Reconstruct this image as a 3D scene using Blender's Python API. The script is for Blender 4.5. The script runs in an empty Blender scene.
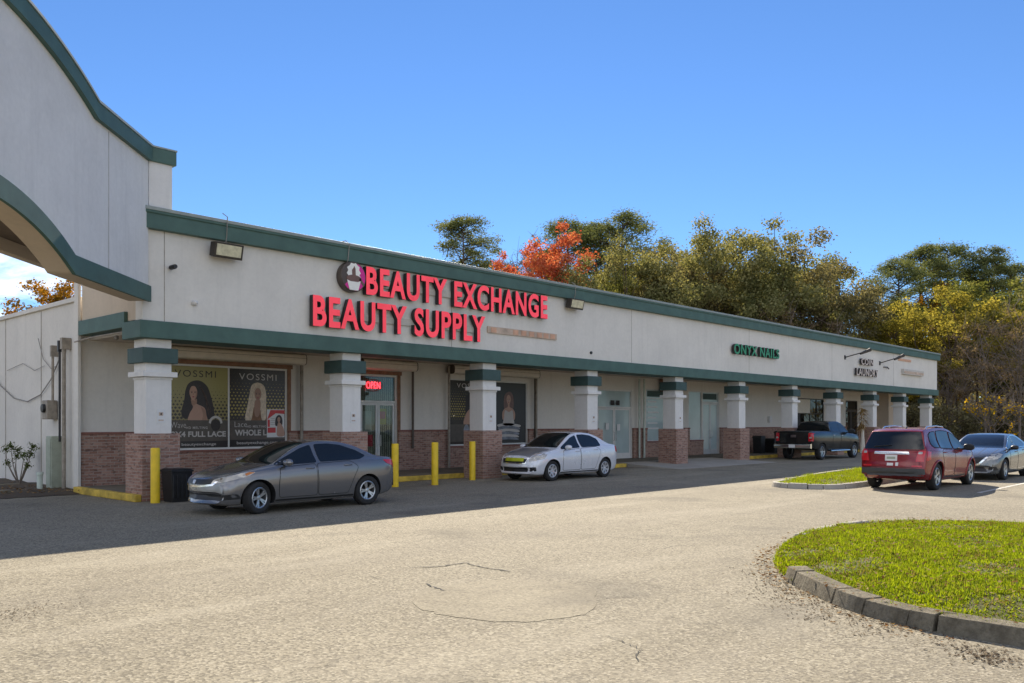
import bpy, bmesh, math, random
import numpy as np
from mathutils import Vector, Matrix
from mathutils.bvhtree import BVHTree

R = math.radians
rng = random.Random(7)
nrng = np.random.default_rng(11)
S = bpy.context.scene
COL = S.collection

# ------------------------------------------------------------------ materials
def new_mat(name):
    m = bpy.data.materials.new(name); m.use_nodes = True
    nt = m.node_tree
    b = nt.nodes['Principled BSDF']
    return m, nt, b

def N(nt, typ, **kw):
    n = nt.nodes.new(typ)
    for k, v in kw.items():
        if k.startswith('i_'):
            n.inputs[k[2:].replace('_', ' ')].default_value = v
        else:
            setattr(n, k, v)
    return n

def ramp(nt, src, stops):
    r = nt.nodes.new('ShaderNodeValToRGB')
    e = r.color_ramp.elements
    while len(e) < len(stops): e.new(0.5)
    for el, (p, c) in zip(e, stops):
        el.position = p
        el.color = (c[0], c[1], c[2], 1) if not isinstance(c, (int, float)) else (c, c, c, 1)
    nt.links.new(src, r.inputs['Fac'])
    return r.outputs['Color']

def mixc(nt, fac, a, b, mode='MIX'):
    n = nt.nodes.new('ShaderNodeMix'); n.data_type = 'RGBA'; n.blend_type = mode
    for sock, val in ((n.inputs['Factor'], fac), (n.inputs['A'], a), (n.inputs['B'], b)):
        pass
    ins = [i for i in n.inputs if i.enabled]
    f, A, B = n.inputs[0], n.inputs[6], n.inputs[7]
    for sock, val in ((f, fac), (A, a), (B, b)):
        if hasattr(val, 'is_linked'): nt.links.new(val, sock)
        elif isinstance(val, (int, float)): sock.default_value = val if sock is f else (val, val, val, 1)
        else: sock.default_value = (val[0], val[1], val[2], 1)
    return n.outputs[2]

def math_n(nt, op, a, b=0.0, c=0.0):
    n = nt.nodes.new('ShaderNodeMath'); n.operation = op
    for i, v in enumerate((a, b, c)):
        if hasattr(v, 'is_linked'): nt.links.new(v, n.inputs[i])
        else: n.inputs[i].default_value = v
    return n.outputs[0]

def noise(nt, scale, detail=4, rough=0.55, vec=None, dist=0.0):
    n = nt.nodes.new('ShaderNodeTexNoise')
    n.inputs['Scale'].default_value = scale; n.inputs['Detail'].default_value = detail
    n.inputs['Roughness'].default_value = rough; n.inputs['Distortion'].default_value = dist
    if vec is not None: nt.links.new(vec, n.inputs['Vector'])
    return n.outputs['Fac']

def bump(nt, b, h, strength=0.3, dist=0.02):
    n = nt.nodes.new('ShaderNodeBump'); n.inputs['Strength'].default_value = strength
    n.inputs['Distance'].default_value = dist
    nt.links.new(h, n.inputs['Height']); nt.links.new(n.outputs[0], b.inputs['Normal'])

def geo_pos(nt):
    return nt.nodes.new('ShaderNodeNewGeometry').outputs['Position']

def scaled(nt, vec, sx, sy, sz):
    n = nt.nodes.new('ShaderNodeMapping'); n.inputs['Scale'].default_value = (sx, sy, sz)
    nt.links.new(vec, n.inputs['Vector']); return n.outputs[0]

def plain(name, col, rough=0.6, metal=0.0, var=0.12, scale=6.0, bmp=0.0, spec=0.5, coat=0.0):
    """painted / moulded surface with slight wear variation"""
    m, nt, b = new_mat(name)
    p = geo_pos(nt)
    f = noise(nt, scale, 5, 0.6, p)
    lo = tuple(c * (1 - var) for c in col); hi = tuple(min(1, c * (1 + var)) for c in col)
    nt.links.new(ramp(nt, f, [(0.3, lo), (0.7, hi)]), b.inputs['Base Color'])
    b.inputs['Roughness'].default_value = rough; b.inputs['Metallic'].default_value = metal
    b.inputs['Specular IOR Level'].default_value = spec
    b.inputs['Coat Weight'].default_value = coat
    if coat: b.inputs['Coat Roughness'].default_value = 0.04
    if bmp: bump(nt, b, noise(nt, 90, 3, 0.6, p), bmp, 0.01)
    return m

def stucco(name, col, dirt=0.16, streak=True):
    m, nt, b = new_mat(name)
    p = geo_pos(nt)
    f1 = noise(nt, 0.55, 6, 0.62, p)
    f2 = noise(nt, 9, 4, 0.6, p)
    c = ramp(nt, f1, [(0.28, tuple(k * (1 - dirt) for k in col)), (0.62, col)])
    c = mixc(nt, 0.25, c, ramp(nt, f2, [(0.3, tuple(k * 0.85 for k in col)), (0.7, tuple(min(1, k * 1.1) for k in col))]))
    f5 = noise(nt, 1.7, 7, 0.7, p, 0.5)
    c = mixc(nt, ramp(nt, f5, [(0.50, 0.0), (0.75, dirt * 1.6)]), c, tuple(k * 0.72 for k in col))
    if streak:
        v = scaled(nt, p, 2.2, 2.2, 0.16)
        f3 = noise(nt, 1.6, 5, 0.65, v)
        c = mixc(nt, ramp(nt, f3, [(0.53, 0.0), (0.82, 0.38)]), c, tuple(k * 0.68 for k in col))
    nt.links.new(c, b.inputs['Base Color'])
    b.inputs['Roughness'].default_value = 0.88; b.inputs['Specular IOR Level'].default_value = 0.25
    bump(nt, b, noise(nt, 70, 4, 0.7, p), 0.35, 0.012)
    return m

def brickmat(name):
    m, nt, b = new_mat(name)
    p = geo_pos(nt)
    sp = N(nt, 'ShaderNodeSeparateXYZ'); nt.links.new(p, sp.inputs[0])
    a = math_n(nt, 'ADD', sp.outputs[0], sp.outputs[1])
    cb = N(nt, 'ShaderNodeCombineXYZ'); nt.links.new(a, cb.inputs[0]); nt.links.new(sp.outputs[2], cb.inputs[1])
    t = N(nt, 'ShaderNodeTexBrick')
    t.inputs['Scale'].default_value = 1.0; t.inputs['Brick Width'].default_value = 0.215
    t.inputs['Row Height'].default_value = 0.076; t.inputs['Mortar Size'].default_value = 0.008
    t.inputs['Mortar Smooth'].default_value = 0.2; t.inputs['Bias'].default_value = 0.0
    t.inputs['Color1'].default_value = (0.25, 0.12, 0.085, 1); t.inputs['Color2'].default_value = (0.45, 0.27, 0.20, 1)
    t.inputs['Mortar'].default_value = (0.40, 0.35, 0.31, 1)
    nt.links.new(cb.outputs[0], t.inputs['Vector'])
    # brick-by-brick colour patches
    mp = scaled(nt, cb.outputs[0], 1 / 0.215, 1 / 0.076, 1)
    f = noise(nt, 0.9, 3, 0.8, mp)
    c = mixc(nt, ramp(nt, f, [(0.35, 0.0), (0.65, 0.55)]), t.outputs['Color'], (0.33, 0.205, 0.155))
    f4 = noise(nt, 1.3, 2, 0.5, mp)
    c = mixc(nt, ramp(nt, f4, [(0.56, 0.0), (0.66, 0.65)]), c, (0.10, 0.07, 0.06))
    f2 = noise(nt, 1.1, 5, 0.6, p)
    c = mixc(nt, ramp(nt, f2, [(0.5, 0.0), (0.8, 0.28)]), c, (0.46, 0.39, 0.33))
    nt.links.new(c, b.inputs['Base Color'])
    b.inputs['Roughness'].default_value = 0.9; b.inputs['Specular IOR Level'].default_value = 0.2
    inv = math_n(nt, 'SUBTRACT', 1.0, t.outputs['Fac'])
    bump(nt, b, inv, 0.5, 0.008)
    return m

def asphalt_mat(name='worn asphalt', speck=1.0, tone=1.0):
    m, nt, b = new_mat(name)
    p = geo_pos(nt)
    big = noise(nt, 0.11, 6, 0.66, p, 0.8)
    mid = noise(nt, 0.7, 6, 0.65, p)
    fine = noise(nt, 30, 3, 0.75, p)
    v = N(nt, 'ShaderNodeTexVoronoi'); v.inputs['Scale'].default_value = 46; v.inputs['Randomness'].default_value = 1
    nt.links.new(p, v.inputs['Vector'])
    vs = N(nt, 'ShaderNodeTexVoronoi'); vs.inputs['Scale'].default_value = 17
    nt.links.new(p, vs.inputs['Vector'])
    c = ramp(nt, big, [(0.30, tuple(tone * q for q in (0.205, 0.182, 0.130))), (0.50, tuple(tone * q for q in (0.285, 0.253, 0.184))), (0.70, tuple(tone * q for q in (0.365, 0.325, 0.243)))])
    c = mixc(nt, ramp(nt, mid, [(0.38, 0.55), (0.62, 0.0)]), c, (0.185, 0.160, 0.115))
    # aggregate: pale and dark pebbles
    sepc = N(nt, 'ShaderNodeSeparateColor'); nt.links.new(v.outputs['Color'], sepc.inputs[0])
    c = mixc(nt, ramp(nt, sepc.outputs[0], [(0.64, 0.0), (0.82, 0.60 * speck)]), c, (0.47, 0.425, 0.33))
    c = mixc(nt, ramp(nt, sepc.outputs[1], [(0.60, 0.0), (0.78, 0.80 * speck)]), c, (0.070, 0.062, 0.046))
    sep2 = N(nt, 'ShaderNodeSeparateColor'); nt.links.new(vs.outputs['Color'], sep2.inputs[0])
    c = mixc(nt, ramp(nt, sep2.outputs[0], [(0.86, 0.0), (0.93, 0.4)]), c, (0.12, 0.105, 0.085))
    c = mixc(nt, 0.35, c, ramp(nt, fine, [(0.36, (0.13, 0.11, 0.08)), (0.64, (0.38, 0.33, 0.24))]))
    # drive-lane wear: long soft bands along the frontage, slightly darker
    lane = noise(nt, 1.0, 3, 0.5, scaled(nt, p, 0.03, 0.33, 1))
    c = mixc(nt, ramp(nt, lane, [(0.5, 0.0), (0.72, 0.30)]), c, (0.20, 0.175, 0.14))
    # hairline alligator cracking in worn areas
    hc = N(nt, 'ShaderNodeTexVoronoi'); hc.feature = 'DISTANCE_TO_EDGE'; hc.inputs['Scale'].default_value = 1.5
    hw = N(nt, 'ShaderNodeTexNoise'); hw.inputs['Scale'].default_value = 2.5; hw.inputs['Detail'].default_value = 4
    nt.links.new(p, hw.inputs['Vector'])
    ha = N(nt, 'ShaderNodeVectorMath', operation='MULTIPLY_ADD'); nt.links.new(hw.outputs['Color'], ha.inputs[0]); ha.inputs[1].default_value = (0.7, 0.7, 0); nt.links.new(p, ha.inputs[2])
    nt.links.new(ha.outputs[0], hc.inputs['Vector'])
    hz = noise(nt, 0.22, 3, 0.6, p)
    c = mixc(nt, math_n(nt, 'MULTIPLY', ramp(nt, hc.outputs['Distance'], [(0.0, 1.0), (0.022, 0.0)]), ramp(nt, hz, [(0.46, 0.0), (0.60, 0.45)])), c, (0.09, 0.08, 0.062))
    # pale scuffed tracks
    tk = noise(nt, 1.3, 4, 0.6, scaled(nt, p, 0.10, 0.55, 1), 0.5)
    c = mixc(nt, ramp(nt, tk, [(0.52, 0.0), (0.70, 0.35)]), c, (0.40, 0.36, 0.28))
    # oil stains and stains
    st = noise(nt, 0.42, 3, 0.5, p)
    c = mixc(nt, ramp(nt, st, [(0.57, 0.0), (0.70, 0.50)]), c, (0.13, 0.115, 0.09))
    # fine branching cracks
    cr = N(nt, 'ShaderNodeTexVoronoi'); cr.feature = 'DISTANCE_TO_EDGE'; cr.inputs['Scale'].default_value = 0.23
    warp = N(nt, 'ShaderNodeTexNoise'); warp.inputs['Scale'].default_value = 0.9; warp.inputs['Detail'].default_value = 6
    nt.links.new(p, warp.inputs['Vector'])
    ad = N(nt, 'ShaderNodeVectorMath', operation='MULTIPLY_ADD')
    nt.links.new(warp.outputs['Color'], ad.inputs[0]); ad.inputs[1].default_value = (1.8, 1.8, 0); nt.links.new(p, ad.inputs[2])
    nt.links.new(ad.outputs[0], cr.inputs['Vector'])
    brk = noise(nt, 0.35, 3, 0.6, p)
    crk = math_n(nt, 'MULTIPLY', ramp(nt, cr.outputs['Distance'], [(0.0, 1.0), (0.0045, 0.0)]), ramp(nt, brk, [(0.50, 0.0), (0.62, 0.45)]))
    c = mixc(nt, crk, c, (0.045, 0.04, 0.035))
    nt.links.new(c, b.inputs['Base Color'])
    b.inputs['Roughness'].default_value = 0.93; b.inputs['Specular IOR Level'].default_value = 0.2
    h = math_n(nt, 'ADD', v.outputs['Distance'], math_n(nt, 'MULTIPLY', fine, 0.7))
    bump(nt, b, h, 0.5, 0.012)
    return m

def leaf_mat(name, c1, c2, c3, trans=0.45, scale=0.5):
    m, nt, b = new_mat(name)
    nt.nodes.remove(b)
    out = nt.nodes['Material Output']
    g = nt.nodes.new('ShaderNodeNewGeometry')
    f = noise(nt, scale, 2, 0.6, g.outputs['Position'])
    rnd = g.outputs['Random Per Island']
    k = math_n(nt, 'ADD', math_n(nt, 'MULTIPLY', f, 0.72), math_n(nt, 'MULTIPLY', rnd, 0.42))
    c = ramp(nt, k, [(0.30, c1), (0.52, c2), (0.74, c3)])
    d = N(nt, 'ShaderNodeBsdfDiffuse'); t = N(nt, 'ShaderNodeBsdfTranslucent')
    nt.links.new(c, d.inputs['Color'])
    tc = mixc(nt, 1.0, c, (1.25, 1.15, 0.7), 'MULTIPLY')
    nt.links.new(tc, t.inputs['Color'])
    mx = N(nt, 'ShaderNodeMixShader'); mx.inputs[0].default_value = trans
    nt.links.new(d.outputs[0], mx.inputs[1]); nt.links.new(t.outputs[0], mx.inputs[2])
    nt.links.new(mx.outputs[0], out.inputs['Surface'])
    return m

def glass_mat(name, tint=(0.35, 0.42, 0.42), refl=1.45, rough=0.02):
    m, nt, b = new_mat(name)
    nt.nodes.remove(b)
    out = nt.nodes['Material Output']
    tr = N(nt, 'ShaderNodeBsdfTransparent'); tr.inputs[0].default_value = (*tint, 1)
    gl = N(nt, 'ShaderNodeBsdfGlossy'); gl.inputs['Roughness'].default_value = rough; gl.inputs[0].default_value = (0.9, 0.95, 1, 1)
    fr = N(nt, 'ShaderNodeFresnel'); fr.inputs[0].default_value = refl
    mx = N(nt, 'ShaderNodeMixShader')
    nt.links.new(fr.outputs[0], mx.inputs[0]); nt.links.new(tr.outputs[0], mx.inputs[1]); nt.links.new(gl.outputs[0], mx.inputs[2])
    nt.links.new(mx.outputs[0], out.inputs['Surface'])
    return m

def emit(name, col, st):
    m, nt, b = new_mat(name)
    b.inputs['Base Color'].default_value = (*col, 1)
    b.inputs['Emission Color'].default_value = (*col, 1); b.inputs['Emission Strength'].default_value = st
    return m

def carpaint(name, col, metal=0.5, rough=0.32, coat=0.8):
    m, nt, b = new_mat(name)
    p = geo_pos(nt)
    f = noise(nt, 900, 2, 0.5, p)
    d = noise(nt, 1.4, 5, 0.6, p)
    c = mixc(nt, 0.25, col, ramp(nt, f, [(0.3, tuple(k * .7 for k in col)), (0.7, tuple(min(1, k * 1.35) for k in col))]))
    c = mixc(nt, ramp(nt, d, [(0.5, 0.0), (0.8, 0.14)]), c, (0.30, 0.27, 0.22))
    nt.links.new(c, b.inputs['Base Color'])
    b.inputs['Metallic'].default_value = metal
    nt.links.new(ramp(nt, d, [(0.3, rough * 0.72), (0.8, rough * 0.84)]), b.inputs['Roughness'])
    b.inputs['Coat Weight'].default_value = coat; b.inputs['Coat Roughness'].default_value = 0.05
    return m

M = {}
M['white'] = stucco('white stucco', (0.76, 0.725, 0.66))
M['white2'] = stucco('painted column stucco', (0.78, 0.755, 0.71), 0.10)
M['wing'] = stucco('grey white stucco', (0.78, 0.765, 0.74), 0.16)
M['beige'] = stucco('beige stucco', (0.60, 0.50, 0.385), 0.12)
M['side'] = stucco('side wall block paint', (0.74, 0.70, 0.63), 0.16)
M['shop'] = stucco('storefront stucco', (0.74, 0.70, 0.63), 0.10)
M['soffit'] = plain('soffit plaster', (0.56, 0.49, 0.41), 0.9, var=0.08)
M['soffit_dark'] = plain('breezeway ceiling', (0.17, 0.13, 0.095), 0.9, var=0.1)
M['green'] = plain('green trim paint', (0.066, 0.128, 0.106), 0.62, var=0.16, scale=2.2, bmp=0.12)
M['green2'] = plain('dark green collar paint', (0.048, 0.088, 0.080), 0.65, var=0.14, scale=3, bmp=0.12)
M['capmetal'] = plain('coping metal', (0.30, 0.33, 0.30), 0.5, 0.3)
M['brick'] = brickmat('mixed red brick')
M['coping'] = plain('brick coping paint', (0.23, 0.10, 0.075), 0.8, var=0.2)
M['asphalt'] = asphalt_mat()
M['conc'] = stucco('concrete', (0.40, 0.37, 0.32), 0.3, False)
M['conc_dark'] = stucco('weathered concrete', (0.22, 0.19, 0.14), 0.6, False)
def kerbstone():
    m, nt, b = new_mat('weathered kerb stone')
    p = geo_pos(nt)
    c = ramp(nt, noise(nt, 3.2, 7, 0.7, p), [(0.30, (0.105, 0.088, 0.062)), (0.52, (0.235, 0.205, 0.150)), (0.72, (0.33, 0.29, 0.215))])
    c = mixc(nt, ramp(nt, noise(nt, 28, 4, 0.7, p), [(0.45, 0.0), (0.7, 0.6)]), c, (0.085, 0.075, 0.055))
    nt.links.new(c, b.inputs['Base Color']); b.inputs['Roughness'].default_value = 0.95; b.inputs['Specular IOR Level'].default_value = 0.15
    bump(nt, b, noise(nt, 16, 8, 0.75, p), 0.9, 0.05)
    return m
M['kerbstone'] = kerbstone()
M['patch'] = asphalt_mat('trowelled patch', 0.45, 1.10)
M['soil'] = stucco('dark soil', (0.115, 0.085, 0.055), 0.6, False)
M['yellow'] = plain('yellow safety paint', (0.78, 0.52, 0.015), 0.55, var=0.12, scale=5)
M['yellow_worn'] = plain('worn yellow kerb paint', (0.55, 0.37, 0.05), 0.75, var=0.45, scale=3)
M['alu'] = plain('aluminium frame', (0.62, 0.61, 0.58), 0.45, 0.5, var=0.06)
M['whiteframe'] = plain('white painted frame', (0.70, 0.68, 0.64), 0.5, var=0.06)
M['brownwood'] = plain('brown wood trim', (0.24, 0.125, 0.07), 0.7, var=0.25, scale=8)
M['shutter'] = plain('tan shutter box', (0.76, 0.70, 0.59), 0.5, var=0.06)
M['shutter_dark'] = plain('dark shutter end plate', (0.10, 0.075, 0.055), 0.6)
M['black'] = plain('black plastic', (0.016, 0.016, 0.017), 0.45, var=0.3)
M['darkmetal'] = plain('dark bronze metal', (0.055, 0.045, 0.036), 0.5, 0.3)
M['red_letter'] = plain('lit red acrylic letter face', (0.93, 0.08, 0.10), 0.35, var=0.20, scale=2.4)
_b = M['red_letter'].node_tree.nodes['Principled BSDF']; _b.inputs['Emission Color'].default_value = (1.0, 0.04, 0.07, 1); _b.inputs['Emission Strength'].default_value = 0.13
M['red_plain'] = plain('red acrylic letter face', (0.95, 0.115, 0.150), 0.35, var=0.16, scale=2.0)
M['letter_side'] = plain('dark letter return', (0.030, 0.026, 0.024), 0.55)
M['green_letter'] = plain('green acrylic letter face', (0.02, 0.26, 0.105), 0.4, var=0.2, scale=4)
M['pale_letter'] = plain('pale letter face', (0.62, 0.50, 0.42), 0.4, var=0.2, scale=6)
M['raceway'] = plain('raceway paint', (0.56, 0.52, 0.46), 0.6)
M['oldstrip'] = plain('faded tan strip', (0.55, 0.42, 0.32), 0.7, var=0.3, scale=3)
M['orange_strip'] = plain('faded orange strip', (0.66, 0.38, 0.25), 0.7, var=0.2, scale=3)
M['paper'] = plain('white paper', (0.72, 0.71, 0.69), 0.8, var=0.04)
M['ink'] = plain('dark print', (0.03, 0.025, 0.022), 0.7)
M['magenta'] = plain('magenta acrylic', (0.70, 0.015, 0.28), 0.4)
M['cream'] = plain('cream acrylic', (0.86, 0.83, 0.76), 0.4, var=0.05)
M['brownface'] = plain('brown acrylic', (0.17, 0.085, 0.065), 0.4)
M['logo_dark'] = plain('dark brown acrylic', (0.085, 0.06, 0.045), 0.4)
M['glass'] = glass_mat('shop glass', (0.72, 0.76, 0.74))
M['gatepaint'] = plain('tan gate slats', (0.58, 0.53, 0.44), 0.6, var=0.2)
M['glass_dark'] = glass_mat('tinted shop glass', (0.13, 0.16, 0.16))
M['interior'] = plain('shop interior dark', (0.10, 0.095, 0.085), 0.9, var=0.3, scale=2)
M['film'] = plain('frosted film glass', (0.44, 0.53, 0.52), 0.10, var=0.10, scale=1.2)
M['blind'] = plain('frosted window film', (0.40, 0.50, 0.48), 0.8, var=0.10, scale=1.2)
M['lamp_lens'] = plain('lamp lens', (0.62, 0.58, 0.40), 0.25, var=0.2, scale=9)
M['neon_red'] = emit('red neon', (1.0, 0.02, 0.03), 3.2)
M['bark'] = stucco('tree bark', (0.115, 0.085, 0.062), 0.4, False)
M['bark_grey'] = stucco('grey bark', (0.22, 0.18, 0.145), 0.35, False)
M['rubber'] = plain('tyre rubber', (0.022, 0.021, 0.020), 0.85, var=0.25)
M['rim'] = plain('alloy rim', (0.52, 0.53, 0.54), 0.32, 0.85, var=0.06)
M['rim_dark'] = plain('dark alloy', (0.09, 0.09, 0.095), 0.4, 0.7)
M['rim_white'] = plain('silver wheel cover', (0.55, 0.55, 0.56), 0.4, 0.5)
M['chrome'] = plain('chrome', (0.80, 0.80, 0.80), 0.14, 1.0, var=0.02)
M['underbody'] = plain('underbody', (0.012, 0.012, 0.012), 0.9)
M['cladding'] = plain('grey bumper cladding', (0.055, 0.055, 0.055), 0.6)
M['carglass'] = plain('car glass', (0.012, 0.014, 0.015), 0.03, 0.0, var=0.1, spec=0.6)
M['taillight'] = plain('red tail lamp', (0.55, 0.012, 0.022), 0.12, var=0.1, coat=0.6)
M['headlamp'] = plain('headlamp lens', (0.50, 0.47, 0.42), 0.12, 0.25, var=0.15, scale=14, coat=0.8)
M['amber'] = plain('amber lamp', (0.60, 0.19, 0.03), 0.2, coat=0.5)
M['seam'] = plain('panel gap', (0.008, 0.008, 0.008), 0.9)
M['wire'] = plain('grey cable', (0.26, 0.24, 0.21), 0.7)
M['conduit'] = plain('galvanised conduit', (0.30, 0.26, 0.21), 0.6, 0.2, var=0.3)
M['cabinet'] = plain('pale green cabinet', (0.34, 0.37, 0.29), 0.6)
M['pvc'] = plain('pale pipe', (0.52, 0.58, 0.50), 0.5)

# ------------------------------------------------------------------ mesh builder
class MB:
    def __init__(s): s.v = []; s.f = []; s.m = []
    def add(s, vs, fs, mi=0):
        o = len(s.v); s.v += [tuple(v) for v in vs]
        s.f += [tuple(i + o for i in f) for f in fs]
        s.m += [mi] * len(fs)
    def box(s, x0, y0, z0, x1, y1, z1, mi=0):
        x0, x1 = sorted((x0, x1)); y0, y1 = sorted((y0, y1)); z0, z1 = sorted((z0, z1))
        s.add([(x0, y0, z0), (x1, y0, z0), (x1, y1, z0), (x0, y1, z0), (x0, y0, z1), (x1, y0, z1), (x1, y1, z1), (x0, y1, z1)],
              [(0, 3, 2, 1), (4, 5, 6, 7), (0, 1, 5, 4), (1, 2, 6, 5), (2, 3, 7, 6), (3, 0, 4, 7)], mi)
        return s
    def prism(s, poly, axis, d0, d1, mi=0):
        """extrude a 2-D outline: axis 'y' takes (x,z), axis 'z' takes (x,y), axis 'x' takes (y,z)"""
        def P(a, b, d):
            return {'y': (a, d, b), 'z': (a, b, d), 'x': (d, a, b)}[axis]
        n = len(poly)
        vs = [P(a, b, d0) for a, b in poly] + [P(a, b, d1) for a, b in poly]
        fs = [tuple(range(n)), tuple(range(2 * n - 1, n - 1, -1))] + [(i, i + n, (i + 1) % n + n, (i + 1) % n) for i in range(n)]
        s.add(vs, fs, mi); return s
    def tube(s, pts, r, n=8, mi=0):
        pts = [Vector(p) for p in pts]
        rs = r if isinstance(r, (list, tuple)) else [r] * len(pts)
        rings = []
        for i, p in enumerate(pts):
            d = (pts[min(i + 1, len(pts) - 1)] - pts[max(i - 1, 0)]).normalized()
            a = d.orthogonal().normalized() if i == 0 else (rings[-1][1] - d * rings[-1][1].dot(d)).normalized()
            b = d.cross(a)
            rings.append(([p + (a * math.cos(2 * math.pi * k / n) + b * math.sin(2 * math.pi * k / n)) * rs[i] for k in range(n)], a))
        vs = [v for rg in rings for v in rg[0]]
        fs = []
        for i in range(len(pts) - 1):
            for k in range(n):
                fs.append((i * n + k, i * n + (k + 1) % n, (i + 1) * n + (k + 1) % n, (i + 1) * n + k))
        fs.append(tuple(range(n - 1, -1, -1))); fs.append(tuple((len(pts) - 1) * n + k for k in range(n)))
        s.add(vs, fs, mi); return s
    def lathe(s, prof, origin, axis='z', n=24, mi=0):
        vs = []; fs = []
        for r, h in prof:
            for k in range(n):
                a = 2 * math.pi * k / n
                c, q = r * math.cos(a), r * math.sin(a)
                vs.append({'z': (c, q, h), 'y': (c, h, q), 'x': (h, c, q)}[axis])
        vs = [(v[0] + origin[0], v[1] + origin[1], v[2] + origin[2]) for v in vs]
        for i in range(len(prof) - 1):
            for k in range(n):
                fs.append((i * n + k, i * n + (k + 1) % n, (i + 1) * n + (k + 1) % n, (i + 1) * n + k))
        s.add(vs, fs, mi); return s
    def build(s, name, mats, parent=None, smooth=None, bevel=0, normals=True):
        me = bpy.data.meshes.new(name)
        me.from_pydata(s.v, [], s.f)
        for m in (mats if isinstance(mats, (list, tuple)) else [mats]): me.materials.append(m)
        me.polygons.foreach_set('material_index', s.m)
        if normals:
            bm = bmesh.new(); bm.from_mesh(me); bmesh.ops.recalc_face_normals(bm, faces=bm.faces); bm.to_mesh(me); bm.free()
        if smooth is not None:
            me.polygons.foreach_set('use_smooth', [True] * len(me.polygons))
            me.set_sharp_from_angle(angle=R(smooth))
        me.update()
        return link(name, me, parent, bevel)

def link(name, me, parent=None, bevel=0):
    o = bpy.data.objects.new(name, me); COL.objects.link(o)
    if parent is not None: o.parent = parent
    if bevel:
        b = o.modifiers.new('edge', 'BEVEL'); b.width = bevel; b.segments = 2; b.limit_method = 'ANGLE'; b.angle_limit = R(40)
    return o

def empty(name, loc=(0, 0, 0), rz=0.0):
    o = bpy.data.objects.new(name, None); COL.objects.link(o)
    o.location = loc; o.rotation_euler = (0, 0, rz); o.empty_display_size = 0.3
    return o

def tag(o, label=None, cat=None, group=None, kind=None):
    if label: o['label'] = label
    if cat: o['category'] = cat
    if group: o['group'] = group
    if kind: o['kind'] = kind
    return o

def structure(o): o['kind'] = 'structure'; return o

def copy_tree(o, parent=None):
    c = o.copy(); COL.objects.link(c)
    if parent is not None: c.parent = parent
    for ch in list(o.children): copy_tree(ch, c)
    return c

def text_mesh(s, bold=0.0, extrude=0.0, spacing=1.0):
    """outline lettering from Blender's built-in typeface: (verts, faces, face normals z)"""
    cu = bpy.data.curves.new('lettering', 'FONT'); cu.body = s; cu.size = 1.0
    cu.offset = bold; cu.extrude = extrude; cu.space_character = spacing; cu.resolution_u = 6
    ob = bpy.data.objects.new('lettering', cu); COL.objects.link(ob)
    dg = bpy.context.evaluated_depsgraph_get(); dg.update()
    me = bpy.data.meshes.new_from_object(ob.evaluated_get(dg))
    vs = [tuple(v.co) for v in me.vertices]; fs = [tuple(p.vertices) for p in me.polygons]; nz = [p.normal.z for p in me.polygons]
    bpy.data.objects.remove(ob); bpy.data.curves.remove(cu); bpy.data.meshes.remove(me)
    return vs, fs, nz

def lettering(mb, s, x0, x1, z0, z1, y, mi=0, bold=0.0, depth=0.0, side_mi=None, spacing=1.0, sx=0.0):
    """letters fitted to a box on a wall that faces -Y; front at y-depth"""
    vs, fs, nz = text_mesh(s, bold, 0.5 if depth else 0.0, spacing)
    xs = [v[0] for v in vs]; ys = [v[1] for v in vs]
    ax = (x1 - x0) / max(1e-6, max(xs) - min(xs)); az = (z1 - z0) / max(1e-6, max(ys) - min(ys))
    out = [(x0 + (v[0] - min(xs)) * ax + sx * (v[1] - min(ys)) * az, y - (v[2] + 0.5) * depth, z0 + (v[1] - min(ys)) * az) for v in vs]
    for f, n in zip(fs, nz):
        pass
    o = len(mb.v); mb.v += out
    for f, n in zip(fs, nz):
        mb.f.append(tuple(i + o for i in f)); mb.m.append(side_mi if (side_mi is not None and depth and n < 0.5) else mi)

def rounded(poly, r=0.05, k=4):
    out = []; n = len(poly)
    for i in range(n):
        p = Vector(poly[i]); a = Vector(poly[i - 1]); b = Vector(poly[(i + 1) % n])
        la, lb = (a - p).length, (b - p).length
        rr = min(r, la * 0.45, lb * 0.45)
        p0 = p + (a - p).normalized() * rr; p1 = p + (b - p).normalized() * rr
        for j in range(k + 1):
            t = j / k
            out.append(tuple((1 - t) ** 2 * p0 + 2 * t * (1 - t) * p + t * t * p1))
    return out

def ellipse(cx, cz, rx, rz, n=28, a0=0, a1=360):
    return [(cx + rx * math.cos(R(a0 + (a1 - a0) * i / (n if a1 - a0 == 360 else n - 1))), cz + rz * math.sin(R(a0 + (a1 - a0) * i / (n if a1 - a0 == 360 else n - 1)))) for i in range(n)]

# ------------------------------------------------------------------ camera
CAM = Vector((-8.43, -19.436, 1.8)); HEAD = R(43.1)
cam = bpy.data.cameras.new('camera'); cam.sensor_width = 36; cam.lens = 853 / 1024 * 36
cam.shift_y = (423 - 341.5) / 1024; cam.clip_end = 4000; cam.clip_start = 0.1
co = bpy.data.objects.new('camera', cam); COL.objects.link(co)
co.location = CAM; co.rotation_euler = (R(90), 0, HEAD - R(90)); S.camera = co

def spot(px, Y):
    """ground point seen in column px of the photograph, Y metres ahead of the camera"""
    X = (px - 512) / 853 * Y
    c, s = math.cos(HEAD), math.sin(HEAD)
    return Vector((CAM.x + Y * c + X * s, CAM.y + Y * s - X * c, 0))
SUN_E, SKY_E, SKY_DUST, SKY_OZ, EXPO, CLOUD_FILL, AIR = 3.3, 0.039, 0.0, 5.0, 1.58, 15.5, 1.0
# ------------------------------------------------------------------ the strip mall building
VF = 3.9                                   # storefront plane behind the columns
bld = tag(empty('strip_mall_building'), 'long single storey strip mall with white stucco fascia, green trim and brick based columns', 'building')

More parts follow.
